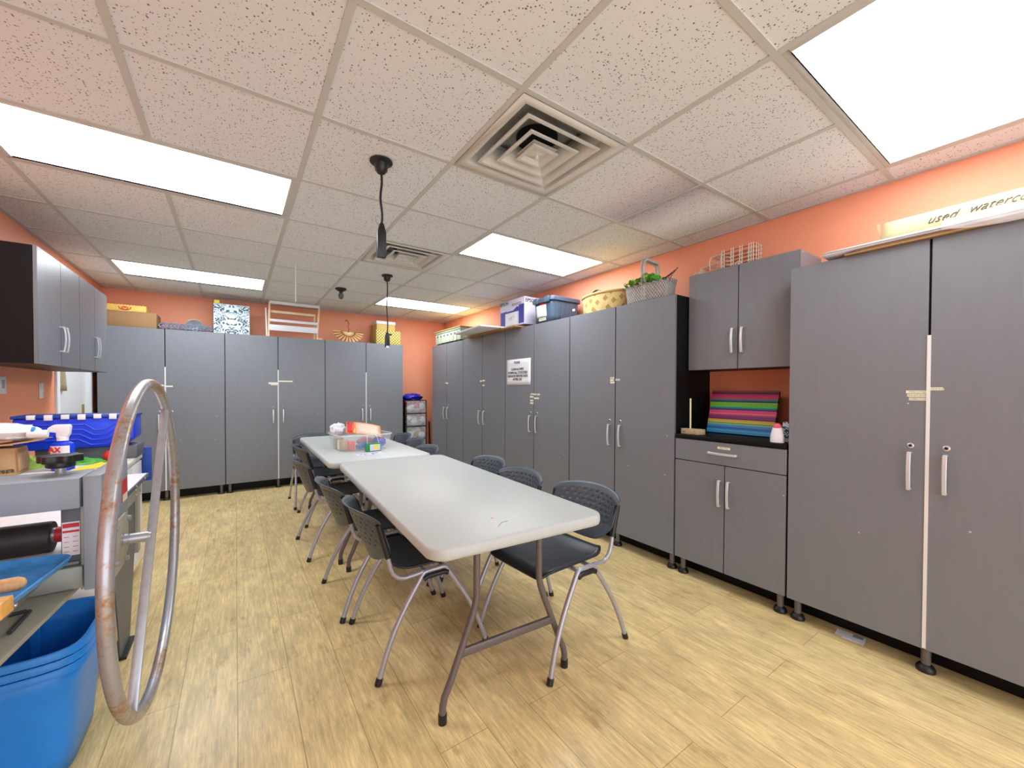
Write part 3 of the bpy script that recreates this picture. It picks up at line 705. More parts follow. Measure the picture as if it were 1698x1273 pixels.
# slate blue tub
t = thing('lidded_tub', 'slate blue plastic tub with lid, between the white carton and the splint basket', 'tub', (2.668, 3.082, Z))
def tubf(u, v):
    n = .93+.07*v; x, y = rect_ring(.178*n, .148*n, u, 9); return (x, y, .002+.222*v)
bod = MB().grid(tubf, 56, 4); bod.box(-.15, .15, -.12, .12, .001, .006)
for k in range(5): bod.box(-.12+.06*k-.004, -.12+.06*k+.004, -.150, -.138, .03, .20)
bod.build('body', M['tub'], t, solid=.004)
b = MB(); slab(b, .385, .325, .03, [(0,.205),(0,.235),(.004,.243),(.03,.250)]); b.box(-.20, -.188, -.10, .10, .195, .222)
b.build('lid', M['tublid'], t, ang=50)
for s in (-1, 1): MB().box(-.204, -.186, s*.085-.03, s*.085+.03, .19, .246).build('latch', M['tub'], t, bevel=.004)
p = MB().grid(lambda u, v: (-.181-.004*math.sin(u*3)-.006*v, .085-.155*u+.006*v, .055+.115*v), 6, 4).build('paper_label', M['paper'], t, solid=.0008)
MB().box(-.180, -.176, -.030, .045, .17, .205).build('red_sticker', M['red'], t)
o = MB().box(-.180, -.170, -.045, .055, .022, .050).build('printed_label', M['label'], t); lettering(o, 'STORAGE', .022, T((-.1806,.005,.036)) @ FX @ Rot(PI/2, 'X'), M['ink'])

# printer carton
t = thing('printer_carton', 'white and violet printer carton with a large paper label, beside the blue tub', 'carton', (2.648, 3.628, Z+.037))
MB().box(-.148, .148, -.232, .232, 0, .290).build('box', M['lilac'], t, bevel=.003)
b = MB()
b.box(-.1495, -.148, .10, .225, .015, .175).box(-.1495, -.148, -.225, -.13, .015, .215).box(-.1495, -.148, -.13, .10, .15, .17)
b.prism([(.20,.150),(.02,.150),(-.10,.205),(-.16,.185),(-.05,.13),(.2,.12)], -.1498, -.1496, 'x')
b.build('printed_panel', M['indigo'], t)
lettering(t, 'EPSON', .052, T((-.1487,.150,.262)) @ FX @ Rot(PI/2, 'X'), M['ink'], bold=.0012)
lettering(t, 'EPSON', .052, T((-.058,-.2327,.250)) @ Rot(PI/2, 'X'), M['ink'], bold=.0012)
p = MB().box(-.152, -.150, -.105, .125, .012, .150).build('paper_label', M['paper'], t)
lettering(p, 'ART', .055, T((-.1526,.005,.085)) @ FX @ Rot(PI/2, 'X'), M['ventpan'], shear=.2)
MB().lathe([(.03,-.2335),(.03,-.2322)], (.04,0,.155), 'y', 24).build('green_dot', M['lime'], t)
MB().box(.0, .02, -.2335, -.2322, .05, .19).build('printed_bar', M['ventpan'], t)
b = MB()
for k in range(6): b.box(-.1494, -.148, -.02-.03*k, -.0-.03*k, .235, .243).box(-.1494, -.148, -.02-.03*k, -.0-.03*k, .220, .228)
b.build('fine_print', M['ink'], t)

# overhanging boards and the mint crate
t = tag(MB().box(-.005, .60, -.0, .76, 0, .016).build('white_board', M['white'], bevel=.002), 'white board lying flat and overhanging the cabinet front beside the carton', 'board')
t.location = (2.145, 3.70, Z+.017); t.rotation_euler = (0, 0, -R(6))
t = tag(MB().box(0, .50, 0, 1.15, 0, .014).build('thin_board', M['card'], bevel=.001), 'brown hardboard lying across the cabinet tops beneath the white board', 'board')
t.location = (2.40, 3.42, Z+.001)
t = thing('storage_crate', 'pale mint plastic crate with notched slots at the far right cabinet', 'crate', (2.70, 5.24, Z))
b = MB().box(-.20, .20, -.40, .40, .022, .185)
for k in range(8):
    y = -.40+.8*k/7; b.box(-.206, -.199, max(-.40, y-.008), min(.40, y+.008), .022, .185)
b.box(-.212, .2, -.405, .405, .165, .19); b.build('body', M['mint'], t, bevel=.003)
b = MB()
for k in range(7): b.box(-.2035, -.1995, -.36+.114*k, -.32+.114*k, .115, .130)
b.build('slot', M['dark'], t)
b = MB()
for k in range(6): b.box(-.19, .19, -.37+.14*k, -.33+.14*k, 0, .022)
b.build('feet', M['dark'], t)
t = tag(MB().box(-.225, .22, -.43, .44, 0, .010).build('tan_board', M['tanboard'], bevel=.002), 'tan board lying on top of the pale mint crate', 'board')
t.location = (2.70, 5.24, Z+.1915)

# ---------------------------------------------------------------- things on top of the back cabinets
t = thing('cardboard_box', 'brown corrugated cardboard box on the leftmost back cabinet', 'box', (-.92, 6.02, Z))
MB().box(-.205, .205, -.13, .17, 0, .165).build('box', M['card'], t, bevel=.003)
MB().box(-.205, -.0, -.134, .17, .165, .172).box(.005, .205, -.13, .17, .165, .169).build('flap', M['kraft'], t)
t = thing('gift_box', 'flat yellow box with a red ribbon swirl on the brown cardboard box', 'box', (-1.0, 6.02, Z+.173))
MB().box(-.14, .20, -.12, .14, 0, .07).build('box', M['giftyellow'], t, bevel=.004)
b = MB()
for s in (-1, 1): b.tube([(.03+s*(.05*k/12)*math.cos(k*.55), -.125, .035+.030*math.sin(k*.55)*(k/12)) for k in range(13)], .004, 6)
for k in range(14): b.tube([(-.13+.024*k,-.122,.066),(-.115+.024*k,-.124,.073)], .003, 5)
b.build('ribbon', M['red'], t)
t = thing('wire_netting_roll', 'roll of galvanised wire netting beside the cardboard box', 'netting', (-.46, 6.0, Z+.008))
b = MB(); rnd = random.Random(3)
for k in range(15):
    x = -.235+.47*k/14; rr_ = .034+.006*rnd.random()
    b.tube([(x+.012*math.sin(a*1.9), .05*math.cos(a*2*PI/12), .042+rr_*math.sin(a*2*PI/12)) for a in range(12)], .0038, 5, closed=True)
for k in range(12):
    a = 2*PI*k/12; b.tube([(-.24+.034*q, (.05+.008*(q % 2))*math.cos(a+.15*q), .042+(.034+.007*(q % 2))*math.sin(a+.15*q)) for q in range(15)], .0036, 5)
b.build('netting', M['mesh'], t)
t = tag(MB().lathe([(.085,0),(.088,.004),(.07,.02),(.045,.05),(.02,.058),(.0,.06)], n=32, cap=False).build('metal_bowl', M['silver'], solid=.003), 'polished metal bowl tipped up behind the wire netting', 'bowl')
t.rotation_euler = (-R(72), 0, R(8)); t.location = (-.40, 6.12, Z+.082)
t = thing('arabesque_box', 'dark sided box faced with a blue and white arabesque print', 'box', (-.034, 5.925, Z), R(2))
MB().box(-.180, .180, .003, .10, 0, .362).build('box', M['carcass'], t, bevel=.002)
MB().box(-.176, .182, -.0, .003, .002, .360).build('printed_face', M['damask'], t)
t = tag(MB().box(-.026, .026, -.018, .018, 0, .04).build('yellow_block', M['yellow'], bevel=.002), 'small yellow block on a corner of the arabesque box', 'block')
t.location = (-.178, 5.965, Z+.3635)
t = thing('wooden_rack', 'pale slatted wooden rack standing on the middle back cabinet', 'rack', (.64, 5.97, Z))
MB().bar((-.292,0,0), (-.278,0,.452), .022, .022, up=(0,1,0)).build('post', M['palewood'], t)
MB().bar((.272,.01,.06), (.300,0,.452), .022, .022, up=(0,1,0)).build('post', M['palewood'], t)
MB().bar((.245,.05,0), (.250,.05,.36), .02, .016, up=(0,1,0)).build('post', M['palewood'], t)
MB().bar((-.278,0,.452), (.305,0,.452), .02, .040).build('top_rail', M['white'], t, bevel=.002)
MB().bar((-.28,.03,.338), (.26,.04,.338), .02, .032).build('slat', M['palewood'], t, bevel=.002)
MB().bar((-.28,-.008,.222), (.28,-.004,.222), .012, .034).build('slat', M['white'], t, bevel=.002)
MB().bar((-.282,-.006,.130), (.28,-.002,.130), .012, .075).build('slat', M['white'], t, bevel=.002)
MB().bar((-.31,.02,.02), (-.318,.02,.375), .014, .014, up=(0,1,0)).build('side_rod', M['white'], t)
MB().prism([(-.335,0),(-.295,0),(-.297,.05)], -.01, .02, 'y').build('foot', M['palewood'], t)
MB().prism([(.262,0),(.335,0),(.335,.03),(.285,.03),(.275,.09)], -.01, .02, 'y').build('foot', M['palewood'], t)
t = thing('fan_basket', 'brown woven half-round fan basket with a twisted handle on the back cabinet', 'basket', (1.31, 5.98, Z))
def fanf(u, v):
    a = PI*(1+u); r_ = .2*v; return (r_*math.cos(a)*1.02, -.07*math.sin(PI*u)*math.sin(PI*.5*v)-.02, max(.002, .145+r_*math.sin(a)*.78+.012*v*abs(math.cos(a))))
MB().grid(fanf, 48, 8, mf=lambda i, j: (1 if (i//2) % 2 else 0) if j > 3 else (2 if j < 2 else (j % 2))).build('fan', [M['fan1'], M['fan2'], M['palewood']], t, solid=.004, flat=True)
MB().tube([(0,-.03,.14),(.004,-.03,.19),(-.004,-.03,.225),(.004,-.03,.255),(.0,-.03,.28),(-.012,-.03,.305),(-.03,-.03,.31),(-.036,-.03,.295)], .007, 7).build('handle', M['fan2'], t)
t = thing('seagrass_box', 'yellow woven seagrass box with a black label slot, lower of two', 'box', (1.858, 6.02, Z))
MB().box(-.18, .18, -.13, .17, 0, .205).build('box', M['weave'], t, bevel=.006)
MB().box(-.035, .045, -.134, -.129, .135, .16).build('label_slot', M['dark'], t)
t = thing('lidded_box', 'smaller reed box with a white lid standing on the seagrass box', 'box', (1.835, 6.05, Z+.2065))
MB().box(-.135, .135, -.11, .12, 0, .10).build('box', M['weave2'], t, bevel=.004)
MB().box(-.140, .140, -.115, .125, .095, .140).build('lid', M['white'], t, bevel=.004)

# ---------------------------------------------------------------- drawer tower in the far corner
t = thing('drawer_tower', 'black framed tower of clear drawers stuffed with craft paper', 'drawer tower', (2.14, 6.02, 0))
DW, DD = .362, .25
b = MB()
for x in (0, DW-.014):
    for y in (0, DD-.014): b.box(x, x+.014, y, y+.014, .0, 1.085)
b.box(0, .012, 0, DD, .02, 1.08)
for k in range(6): b.box(0, DW, 0, DD, 1.072-.201*k, 1.084-.201*k)
b.build('frame', M['blackpl'], t)
fills = [(M['pink'], M['paper'], M['lilac']), (M['paper'], M['paper'], M['manila']), (M['manila'], M['paper'], M['lime']), (M['paper'], M['mint'], M['paper']), (M['paper'], M['manila'], M['paper'])]
for k, fl in enumerate(fills):
    z1 = 1.068-.201*k; z0 = z1-.183
    d = MB().box(.040, DW-.016, -.006, -.003, z0, z1).box(.042, DW-.018, -.003, DD-.02, z0, z0+.003).box(.040, .043, -.004, DD-.02, z0, z1-.02).box(DW-.019, DW-.016, -.004, DD-.02, z0, z1-.02).build('drawer', M['drawerpl'], t)
    c = MB(); rnd = random.Random(k)
    for q in range(11): c.blob((.075+.022*q, .04+.05*rnd.random(), z0+.05+.075*rnd.random()), (.060,.04,.052), .35, 3, seed=k*9+q, n=14, m=q % 3, zmin=z0+.004)
    for i in range(len(c.v)): p = c.v[i]; c.v[i] = (min(max(p[0], .047), DW-.023), max(p[1], .002), min(p[2], z1-.01))
    c.build('craft_paper', list(fl), d)
t = tag(MB().blob((2.305, 6.12, 1.128), (.165,.10,.055), .30, 2.6, seed=4, n=34, zmin=1.0855).build('blue_bag', M['navybag']), 'shiny royal blue crumpled bag on top of the clear drawer tower', 'bag')
t = tag(MB().bar((2.60,6.10,.0), (2.66,6.285,.72), .026, .012, up=(0,1,0)).build('wooden_stake', M['rubber']), 'dark wooden stake leaning in the corner beside the drawer tower', 'stake')
t = tag(MB().bar((2.645,6.05,.0), (2.72,6.285,.70), .035, .012, up=(0,1,0)).build('golden_stake', M['tanboard']), 'golden stake leaning in the corner beside the dark wooden stake', 'stake')

# ---------------------------------------------------------------- niche
t = thing('striped_canvas', 'canvas panel of many bright horizontal stripes leaning in the niche', 'canvas', (2.745, 1.335, .9585), rr)
p = MB().box(-.215, .215, 0, .020, 0, .298).build('canvas', M['stripes'], t); p.rotation_euler = (-R(15), 0, 0)
MB().box(-.214, .214, .0205, .024, .001, .297).build('backing', M['carcass'], t).rotation_euler = (-R(15), 0, 0)
t = thing('wooden_block', 'pale wooden block with drilled holes and an upright dowel', 'wooden block', (2.515, 1.600, .9525), rr)
MB().prism([(0,0),(.125,.0),(.14,.06),(.0,.06)], 0, .036, 'z').build('block', M['manila'], t, bevel=.002)
b = MB()
for x, z in ((.02,.015),(.03,.015),(.10,.022)): b.lathe([(.0035,-.0006),(.0035,.0008)], (x,0,z), 'y', 8)
b.build('drilled_hole', M['ink'], t)
MB().tube([(.045,.04,.036),(.044,.04,.24)], .0055, 10).build('dowel', M['stick'], t)
t = thing('detergent_bottle', 'white flat bottle with pink cap on the worktop at the tall cabinet', 'bottle', (2.520, 1.008, .9525), rr)
def bot(z): return .036 if z < .02 else (.036-.014*((z-.02)/.065)**1.6)
b = MB(); pr_ = [(.030,0)]+[(bot(.006*k), .003+.006*k) for k in range(15)]; b.lathe(pr_, n=24, sy=.62); b.build('bottle', M['whitepl'], t)
MB().lathe([(.022,.084),(.022,.095),(.014,.106),(.008,.110)], n=20, sy=.7).build('cap', M['pink'], t)
t = tag(MB().box(-.03, .03, -.012, .012, 0, .115).build('patterned_packet', M['damask'], bevel=.004), 'blue patterned packet behind the white flat bottle', 'packet')
t.location = (2.60, .99, .953); t.rotation_euler = (0, R(6), rr)
t = thing('loose_paper', 'two printed paper sheets lying half under the right-end cabinet', 'paper', (2.542, .62, .0015), R(6))
b = MB().box(-.02, .062, 0, .085, 0, .0006).box(-.008, .060, .05, .115, .0008, .0014).build('sheet', M['paper'], t)
MB().box(.03, .058, .01, .05, .0007, .0009).build('printed_patch', M['ventpan'], t)

# ---------------------------------------------------------------- on the far table
ZT = .7406
BX = thing('clear_bin', 'clear plastic bin full of craft supplies on the far table', 'bin', (.915, 3.60, ZT), R(5))
def binf(u, v):
    n = .92+.08*v; x, y = rect_ring(.215*n, .205*n, u, 9); return (x-.03, y, .002+.128*v)
b = MB().grid(binf, 48, 3); b.grid(lambda u, v: (rect_ring(.19*v, .182*v, u, 9)[0]-.03, rect_ring(.165*v, .182*v, u, 9)[1], .0022), 24, 2)
b.build('tub', M['clear'], BX)
MB().tube([(rect_ring(.22, .21, k/48, 9)[0]-.03, rect_ring(.19, .21, k/48, 9)[1], .130) for k in range(48)], .0055, 6, closed=True).build('rim', M['film'], BX)
def in_bin(o, x, y, z, rz=0, rx=0, ry=0): o.location = (.915+x*math.cos(R(5))-y*math.sin(R(5)), 3.60+x*math.sin(R(5))+y*math.cos(R(5)), ZT+z); o.rotation_euler = (R(rx), R(ry), R(5+rz)); return o
in_bin(tag(MB().box(-.045,.045,-.03,.03,0,.035).build('blue_carton', M['blue'], bevel=.002), 'blue carton lying tilted inside the clear bin', 'carton'), -.045, -.115, .022, 15, 0, -18)
in_bin(tag(MB().box(-.022,.022,-.03,.03,0,.075).build('red_carton', M['red'], bevel=.002), 'red carton standing in the near corner of the clear bin', 'carton'), -.150, -.135, .006)
for k, (y, c) in enumerate(((-.085,'manila'),(-.025,'paper'),(.035,'manila'),(.095,'mint'))):
    lab = ['cream carton in the clear bin beside the red carton', 'white carton along the left wall of the clear bin, second one', 'cream carton along the left wall of the clear bin, third one', 'mint carton in the far left corner of the clear bin'][k]
    in_bin(tag(MB().box(-.028,.028,-.025,.025,0,.085-.008*(k % 2)).build('small_carton', M[c], bevel=.002), lab, 'carton'), -.190, y, .006)
in_bin(tag(MB().blob((0,0,0), (.055,.04,.042), .3, 3, seed=2, n=20).build('crumpled_bag', M['navybag']), 'dark blue crumpled bag at the right inside the clear bin', 'bag'), .10, -.10, .056)
in_bin(tag(MB().blob((0,0,0), (.07,.09,.035), .25, 2.5, seed=6, n=20).build('pink_tissue', M['pink']), 'pink tissue paper under the magazine in the clear bin', 'tissue'), .04, .05, .050)
in_bin(tag(MB().blob((0,0,0), (.062,.06,.055), .35, 3.5, seed=9, n=28).build('white_tissue', M['paper']), 'crumpled white tissue rising from the left of the clear bin', 'tissue'), -.178, .12, .160)
mg = thing('magazine', 'red and orange magazine lying tilted on the clear bin', 'magazine'); in_bin(mg, .005, .0, .154, -14, 20, 10); mg.scale = (1.12, 1.12, 1)
MB().grid(lambda u, v: (-.13+.26*u, -.10+.21*v, .010*math.sin(u*3)), 8, 4).build('cover', M['orange'], mg, solid=.004)
MB().grid(lambda u, v: (-.125+.05*u, -.095+.2*v, .0025+.010*math.sin((.02+.19*u)*3)), 4, 4).build('red_margin', M['red'], mg, solid=.0008)
MB().grid(lambda u, v: (-.06+.18*u, -.095+.19*v, .0028+.010*math.sin((.27+.69*u)*3)), 6, 4).build('picture', mat('faded_picture', (226,196,172), .5, var=.12, vs=12), mg, solid=.0008)
MB().prism([(-.085,-.08),(-.06,-.085),(-.04,.02),(-.055,.05)], .008, .0085, 'z').build('yellow_streak', M['yellow'], mg)
t = thing('seed_box', 'small green box with a yellow flower picture tied before the clear bin', 'box', (.925, 3.345, ZT), R(5))
MB().box(-.062, .062, -.015, .015, 0, .068).build('box', M['dgreen'], t, bevel=.003)
MB().box(-.030, .055, -.0165, -.0148, .006, .058).build('picture', M['lilac'], t)
P = []
for k in range(24): P.append((.018+(.022 if k % 2 else .016)*math.cos(k*PI/12), .036+(.022 if k % 2 else .016)*math.sin(k*PI/12)))
MB().prism(P, -.0172, -.0164, 'y').build('flower', M['yellow'], t)
MB().tube([(-.045,0,.068),(-.04,.02,.105),(-.035,.035,.128)], .0015, 5).tube([(.05,0,.068),(.045,.02,.105),(.04,.035,.128)], .0015, 5).build('string', M['paper'], t)
t = thing('printed_sheet', 'small white sheet with faint print on the far table before the bin', 'paper', (.865, 3.215, ZT), R(8))
MB().box(-.11, .11, -.055, .055, 0, .0008).build('sheet', M['lilac'], t)
b = MB()
for x, y in ((-.07,0),(-.045,-.015),(.03,.01),(.02,-.02),(.06,.015)): b.lathe([(.012,.0008),(.012,.0011)], (x,y,0), n=10)
b.build('print', M['indigo'], t)

# ---------------------------------------------------------------- etching press at the left
PR = thing('etching_press', 'grey etching press with a big rusty steel ring handwheel', 'press', (-.72, 1.8, 0))
def pl(b): return b.xf(T((.72, -1.8, 0)))              # parts are written in room coordinates
def pb(b, name, m, parent=PR, **k): return pl(b).build(name, m, parent, **k)
b = MB().box(-1.10, -.3625, 1.615, 1.775, .908, .994); pb(b, 'crosshead', M['grey'], bevel=.004)
for x0, x1, xi0, xi1 in ((-.357, -.318, -.412, -.364), (-1.145, -1.104, -1.098, -1.05)):
    o = pb(MB().box(x0, x1, 1.615, 1.95, .672, .998), 'column', M['grey'], bevel=.004)
    if x0 > -.5:
        pb(MB().box(-.3175, -.3165, 1.86, 1.93, .86, .935), 'warning_sticker', M['red'], o)
        pb(MB().box(-.3175, -.3162, 1.862, 1.928, .86, .885), 'sticker_text', M['label'], o)
    p = pb(MB().box(xi0, xi1-.006, 1.665, 1.86, .672, .905), 'inner_plate', M['dgrey'], bevel=.002)
    pb(MB().box(xi1-.006, xi1, 1.655, 1.86, .672, .905), 'guide_strip', M['olive'], p)
    if x0 > -.5:
        s_ = pb(MB().box(-.4095, -.374, 1.6635, 1.6648, .765, .862), 'settings_sticker', M['paper'], p)
        b = MB(); b.box(-.4085, -.375, 1.6628, 1.6634, .846, .858).box(-.4085, -.375, 1.6628, 1.6634, .832, .838)
        for k in range(4): b.box(-.406, -.396, 1.6628, 1.6634, .818-.014*k, .8195-.014*k).box(-.388, -.378, 1.6628, 1.6634, .818-.014*k, .8195-.014*k)
        pb(b, 'sticker_print', M['red'], s_)
o = pb(MB().lathe([(.043,-1.04),(.0445,-1.036),(.0445,-.452),(.043,-.446)], (0,1.74,.809), 'x', 32), 'roller', M['rubber'])
pb(MB().lathe([(.022,-1.06),(.022,-.41)], (0,1.74,.812), 'x', 20), 'roller_shaft', M['steel'], o)
pb(MB().lathe([(.0225,-.440),(.0225,-.418)], (0,1.74,.812), 'x', 20), 'red_collar', M['red'], o)
o = pb(MB().box(-1.03, -.418, 1.05, 3.07, .750, .7645), 'press_bed', M['whitepl'], bevel=.002)
b = MB().box(-.4182, -.412, 1.05, 3.07, .746, .7655); pb(b, 'bed_edge', M['dgrey'], o)
b = MB()
for k in range(9): b.lathe([(.005,-.412),(.004,-.4095)], (0, 1.15+.225*k, .756), 'x', 10)
pb(b, 'edge_screw', M['chrome'], o)
for x in (-.432, -1.03):
    b = MB().prism([(1.95,.56),(2.30,.56),(2.62,.665),(2.98,.665),(2.98,.745),(1.95,.745)], x-.006, x, 'x'); o = pb(b, 'side_panel', M['lgrey'], bevel=.001)
    b = MB()
    for y, z in ((2.84,.715),(2.84,.69),(2.93,.715),(2.93,.68)): b.lathe([(.008,x),(.006,x+.006)], (0,y,z), 'x', 8)
    pb(b, 'panel_bolt', M['steel'], o)
    o = pb(MB().prism([(2.34,.66),(2.92,.66),(2.70,0),(2.52,0)], x-.012, x-.007, 'x'), 'stand_leg', M['dgrey'])
    pb(MB().box(x-.012, x+.004, 2.855, 2.915, .38, .745), 'leg_strip', M['olive'], o)
    pb(MB().box(x-.05, x+.012, 2.51, 2.71, 0, .012), 'leg_foot', M['blackpl'], o)
    pb(MB().prism([(1.0,.60),(1.18,.60),(1.14,0),(1.04,0)], x-.012, x-.007, 'x'), 'stand_leg', M['dgrey'])
o = pb(MB().prism([(-1.12,1.02),(-.435,1.02),(-.365,1.86),(-1.12,1.86)], .658, .671, 'z'), 'base_plate', M['olive'], bevel=.002)
pb(MB().tube([(-.60,1.50,.680),(-.44,1.53,.680),(-.435,1.53,.678),(-.435,1.42,.678)], .005, 8), 'adjusting_rod', M['rubber'], o)
pb(MB().box(-1.04, -.365, 1.645, 1.70, .672, .735), 'lower_beam', M['lgrey'], bevel=.003)
pb(MB().tube([(-1.0,1.66,.7425),(-.375,1.66,.7425)], .005, 8), 'bed_roller', M['steel'])
# handwheel in a vertical plane turned 1.5 degrees, with one flat diametral spoke
HC = Vector((-.2365, 1.795, .751)); hv = Vector((.026, 1, 0)).normalized(); ax = Vector((1, -.026, 0)).normalized(); WR = .511
wp = lambda a, q=WR: HC+hv*(q*math.cos(a))+Vector((0,0,1))*(q*math.sin(a))
W = pb(MB().tube([wp(2*PI*k/96) for k in range(96)], .0165, 16, closed=True), 'handwheel_rim', M['rust'])
a = R(55.5); dirv = (wp(a)-HC).normalized()
pb(MB().bar(HC-dirv*(WR-.01), HC+dirv*(WR-.01), .010, .024, up=ax), 'spoke', M['steel'], W, bevel=.001)
W2 = MB(); pts = lambda s0, s1: [HC-ax*s0, HC-ax*s1]
W2.tube(pts(.006, .052), .0165, 20).tube(pts(.055, .066), .0175, 20).tube(pts(.069, .082), .0175, 20).tube(pts(.0, .12), .013, 16)
pb(W2, 'drive_shaft', M['steel'], W)
o = pb(MB().prism([(1.68,.70),(1.70,.66),(1.83,.66),(1.90,.70),(1.90,.80),(1.87,.825),(1.70,.825)], -.3175, -.309, 'x'), 'bearing_plate', M['olive'], bevel=.002)
b = MB()
for y, z in ((1.885,.722),(1.885,.80),(1.845,.675),(1.72,.81),(1.72,.70)): b.lathe([(.009,-.309),(.009,-.301),(.006,-.299)], (0,y,z), 'x', 6)
pb(b, 'bearing_bolt', M['steel'], o)
# star knob on the crosshead
kc = (-.428, 1.735, .994)
o = pb(MB().lathe([(.012,0),(.012,.020)], kc, n=14), 'pressure_screw', M['steel'])
P = [((.0435+.005*math.cos(6*a))*math.cos(a), (.0435+.005*math.cos(6*a))*math.sin(a)) for a in [2*PI*k/60 for k in range(60)]]
kb = MB().lathe([(.026,.018),(.031,.020),(.031,.036),(.026,.038)], kc, n=24); kk = MB().prism(P, .034, .055, 'z').xf(T(kc)); kb.add(kk.v, kk.f)
pb(kb, 'star_knob', M['blackpl'], o, bevel=.0015)

# tray and wood on the press bed
t = thing('blue_tray', 'scuffed blue plastic tray lying on the front of the press bed', 'tray', (-.365, 1.615, .7662), -R(6.5))
b = MB()
prof = [(.016,.0),(.008,.004),(.003,.016),(0,.020),(.003,.022),(.010,.018),(.018,.006),(.03,.004)]
slab(b, .46, .46, .05, prof); b.xf(T((-.23,-.23,0))); b.build('tray', M['bluetray'], t, ang=50)
tr = lambda x, y, z: T((-.365,1.615,.7662)) @ Rot(-R(6.5),'Z') @ Vector((x,y,z))
t = tag(MB().lathe([(.003,-.20),(.016,-.195),(.016,-.02),(.0155,-.008),(.011,.001),(.004,.0045)], (0,0,0), 'x', 20).build('carved_handle', M['wood'], ang=60), 'round turned wooden handle lying in the blue tray', 'handle')
t.location = (-.406, 1.40, .796); t.rotation_euler = (0, 0, R(6))
t = tag(MB().box(-.10, .0, -.05, .0, 0, .034).build('wooden_wedge', mat('honey_wood', (236,180,96), .5, var=.12, vs=5, stretch=(2,14,14)), bevel=.003), 'honey coloured wooden block beside the turned handle in the tray', 'block')
t.location = (-.392, 1.305, .7712); t.rotation_euler = (0, 0, -R(4))

# nested recycling bins and the white bucket
def bin_mesh(dz, name, label, h=.365):
    t = thing(name, label, 'bin', (-.640, 2.020, dz), 0, 'nested blue bins under the press')
    def wall(u, v):
        n = .86+.14*v; x, y = rect_ring(.222*n, .205*n, u, 6); return (x, y, .003+(h-.003)*v)
    b = MB().grid(wall, 64, 6); b.grid(lambda u, v: (rect_ring(.19*v, .175*v, u, 6)[0], rect_ring(.19*v, .175*v, u, 6)[1], .004), 32, 2)
    b.build('bin', M['bluebin'], t, solid=.0014, ang=60)
    r_ = MB()
    prof = [(.222,.205,h),(.233,.216,h+.003),(.236,.219,h-.002),(.236,.219,h-.020),(.231,.214,h-.022)]
    def lip(u, v):
        k = min(int(v*4), 3); f = v*4-k; p, q = prof[k], prof[k+1]
        x, y = rect_ring(p[0]+(q[0]-p[0])*f, p[1]+(q[1]-p[1])*f, u, 6); return (x, y, p[2]+(q[2]-p[2])*f)
    r_.grid(lip, 64, 4).build('rim', M['bluebin'], t, ang=50)
    return t
t1 = bin_mesh(.060, 'recycling_bin', 'blue recycling bin, uppermost of the nested bins by the handwheel')
b = MB()
for s in (-.06, .02): b.box(s, s+.022, .165, .172, .02, .33)
b.build('inner_rib', M['bluebin'], t1)
t2 = bin_mesh(.032, 'recycling_bin', 'blue recycling bin, middle one of the nested bins')
t3 = bin_mesh(.004, 'recycling_bin', 'blue recycling bin, lowest of the nested bins, on the floor')
t = tag(MB().blob((-.585,1.90,.350), (.022,.03,.03), .2, 3, seed=8, n=16).build('glove_bundle', M['yellow']), 'small yellow bundle lying inside the uppermost blue bin', 'bundle')
t = thing('white_bucket', 'white round bucket standing behind the blue bins under the press', 'bucket', (-.592, 2.41, 0))
MB().lathe([(.10,.0),(.122,.475),(.128,.475),(.128,.49),(.121,.49),(.115,.42),(.096,.006)], n=36, cap=False).lathe([(.10,0),(.10,.004)], n=36).build('bucket', M['whitepl'], t)

# ---------------------------------------------------------------- white counter with supplies
CT = thing('work_counter', 'white topped work counter behind the press along the left wall', 'counter', (-.88, 3.43, 0))
def cbd(b, name, m, parent=CT, **k): return b.xf(T((.88,-3.43,0))).build(name, m, parent, **k)
sl = MB(); slab(sl, .69, .67, .02, [(.006,.765),(0,.770),(0,.792),(.006,.80)]); sl.build('worktop', M['counter'], CT, ang=60)
cbd(MB().box(-1.22, -.555, 3.12, 3.735, .08, .765), 'carcass', M['white'], bevel=.002)
for y0, y1 in ((3.13, 3.43), (3.435, 3.735)):
    d = cbd(MB().box(-.555, -.538, y0, y1, .09, .755), 'door', M['white'], bevel=.002)
cbd(MB().box(-1.2, -.58, 3.16, 3.70, 0, .08), 'plinth', M['blackpl'])
t = thing('hanging_tool_board', 'blue perforated plastic board hung at the far end of the counter', 'board', (-.545, 3.775, .60))
MB().box(-.075, .052, 0, .022, 0, .236).build('board', M['bluepan'], t, bevel=.004)
b = MB()
for k in range(7): b.lathe([(.006,-.002),(.006,.001)], (-.02,0,.035+.027*k), 'y', 10)
b.build('hole', M['bluecase'], t)
ZC = .8005
t = tag(MB().box(-.22, .22, -.12, .12, 0, .082).build('grey_case', M['dgrey'], bevel=.004), 'flat grey case lying on the counter under the blue storage case', 'case')
t.location = (-.745, 3.615, ZC)
t = thing('storage_case', 'royal blue lidded storage case with pale latches on the counter', 'case', (-.79, 3.60, ZC+.083), R(1))
b = MB()
P = [(-.255,.03),(-.235,0),(.20,0),(.255,.05),(.255,.185),(-.255,.185)]
b.prism(P, -.125, .12, 'y'); b.build('body', M['bluecase'], t, bevel=.008)
b = MB()
for k, (z, q) in enumerate(((.145,0),(.115,.018),(.085,.036),(.055,.05))):
    b.tube([(-.225,-.1265,z),(.035-q*.6,-.1265,z),(.075-q*.3,-.1265,z-.035),(.125+q*.2,-.1265,z-.035),(.165+q*.2,-.1265,z),(.24,-.1265,z)], .0035, 6)
b.build('moulded_rib', M['bluecase'], t)
MB().box(-.262, .262, -.132, .126, .185, .203).build('lid', M['bluepan'], t, bevel=.005)
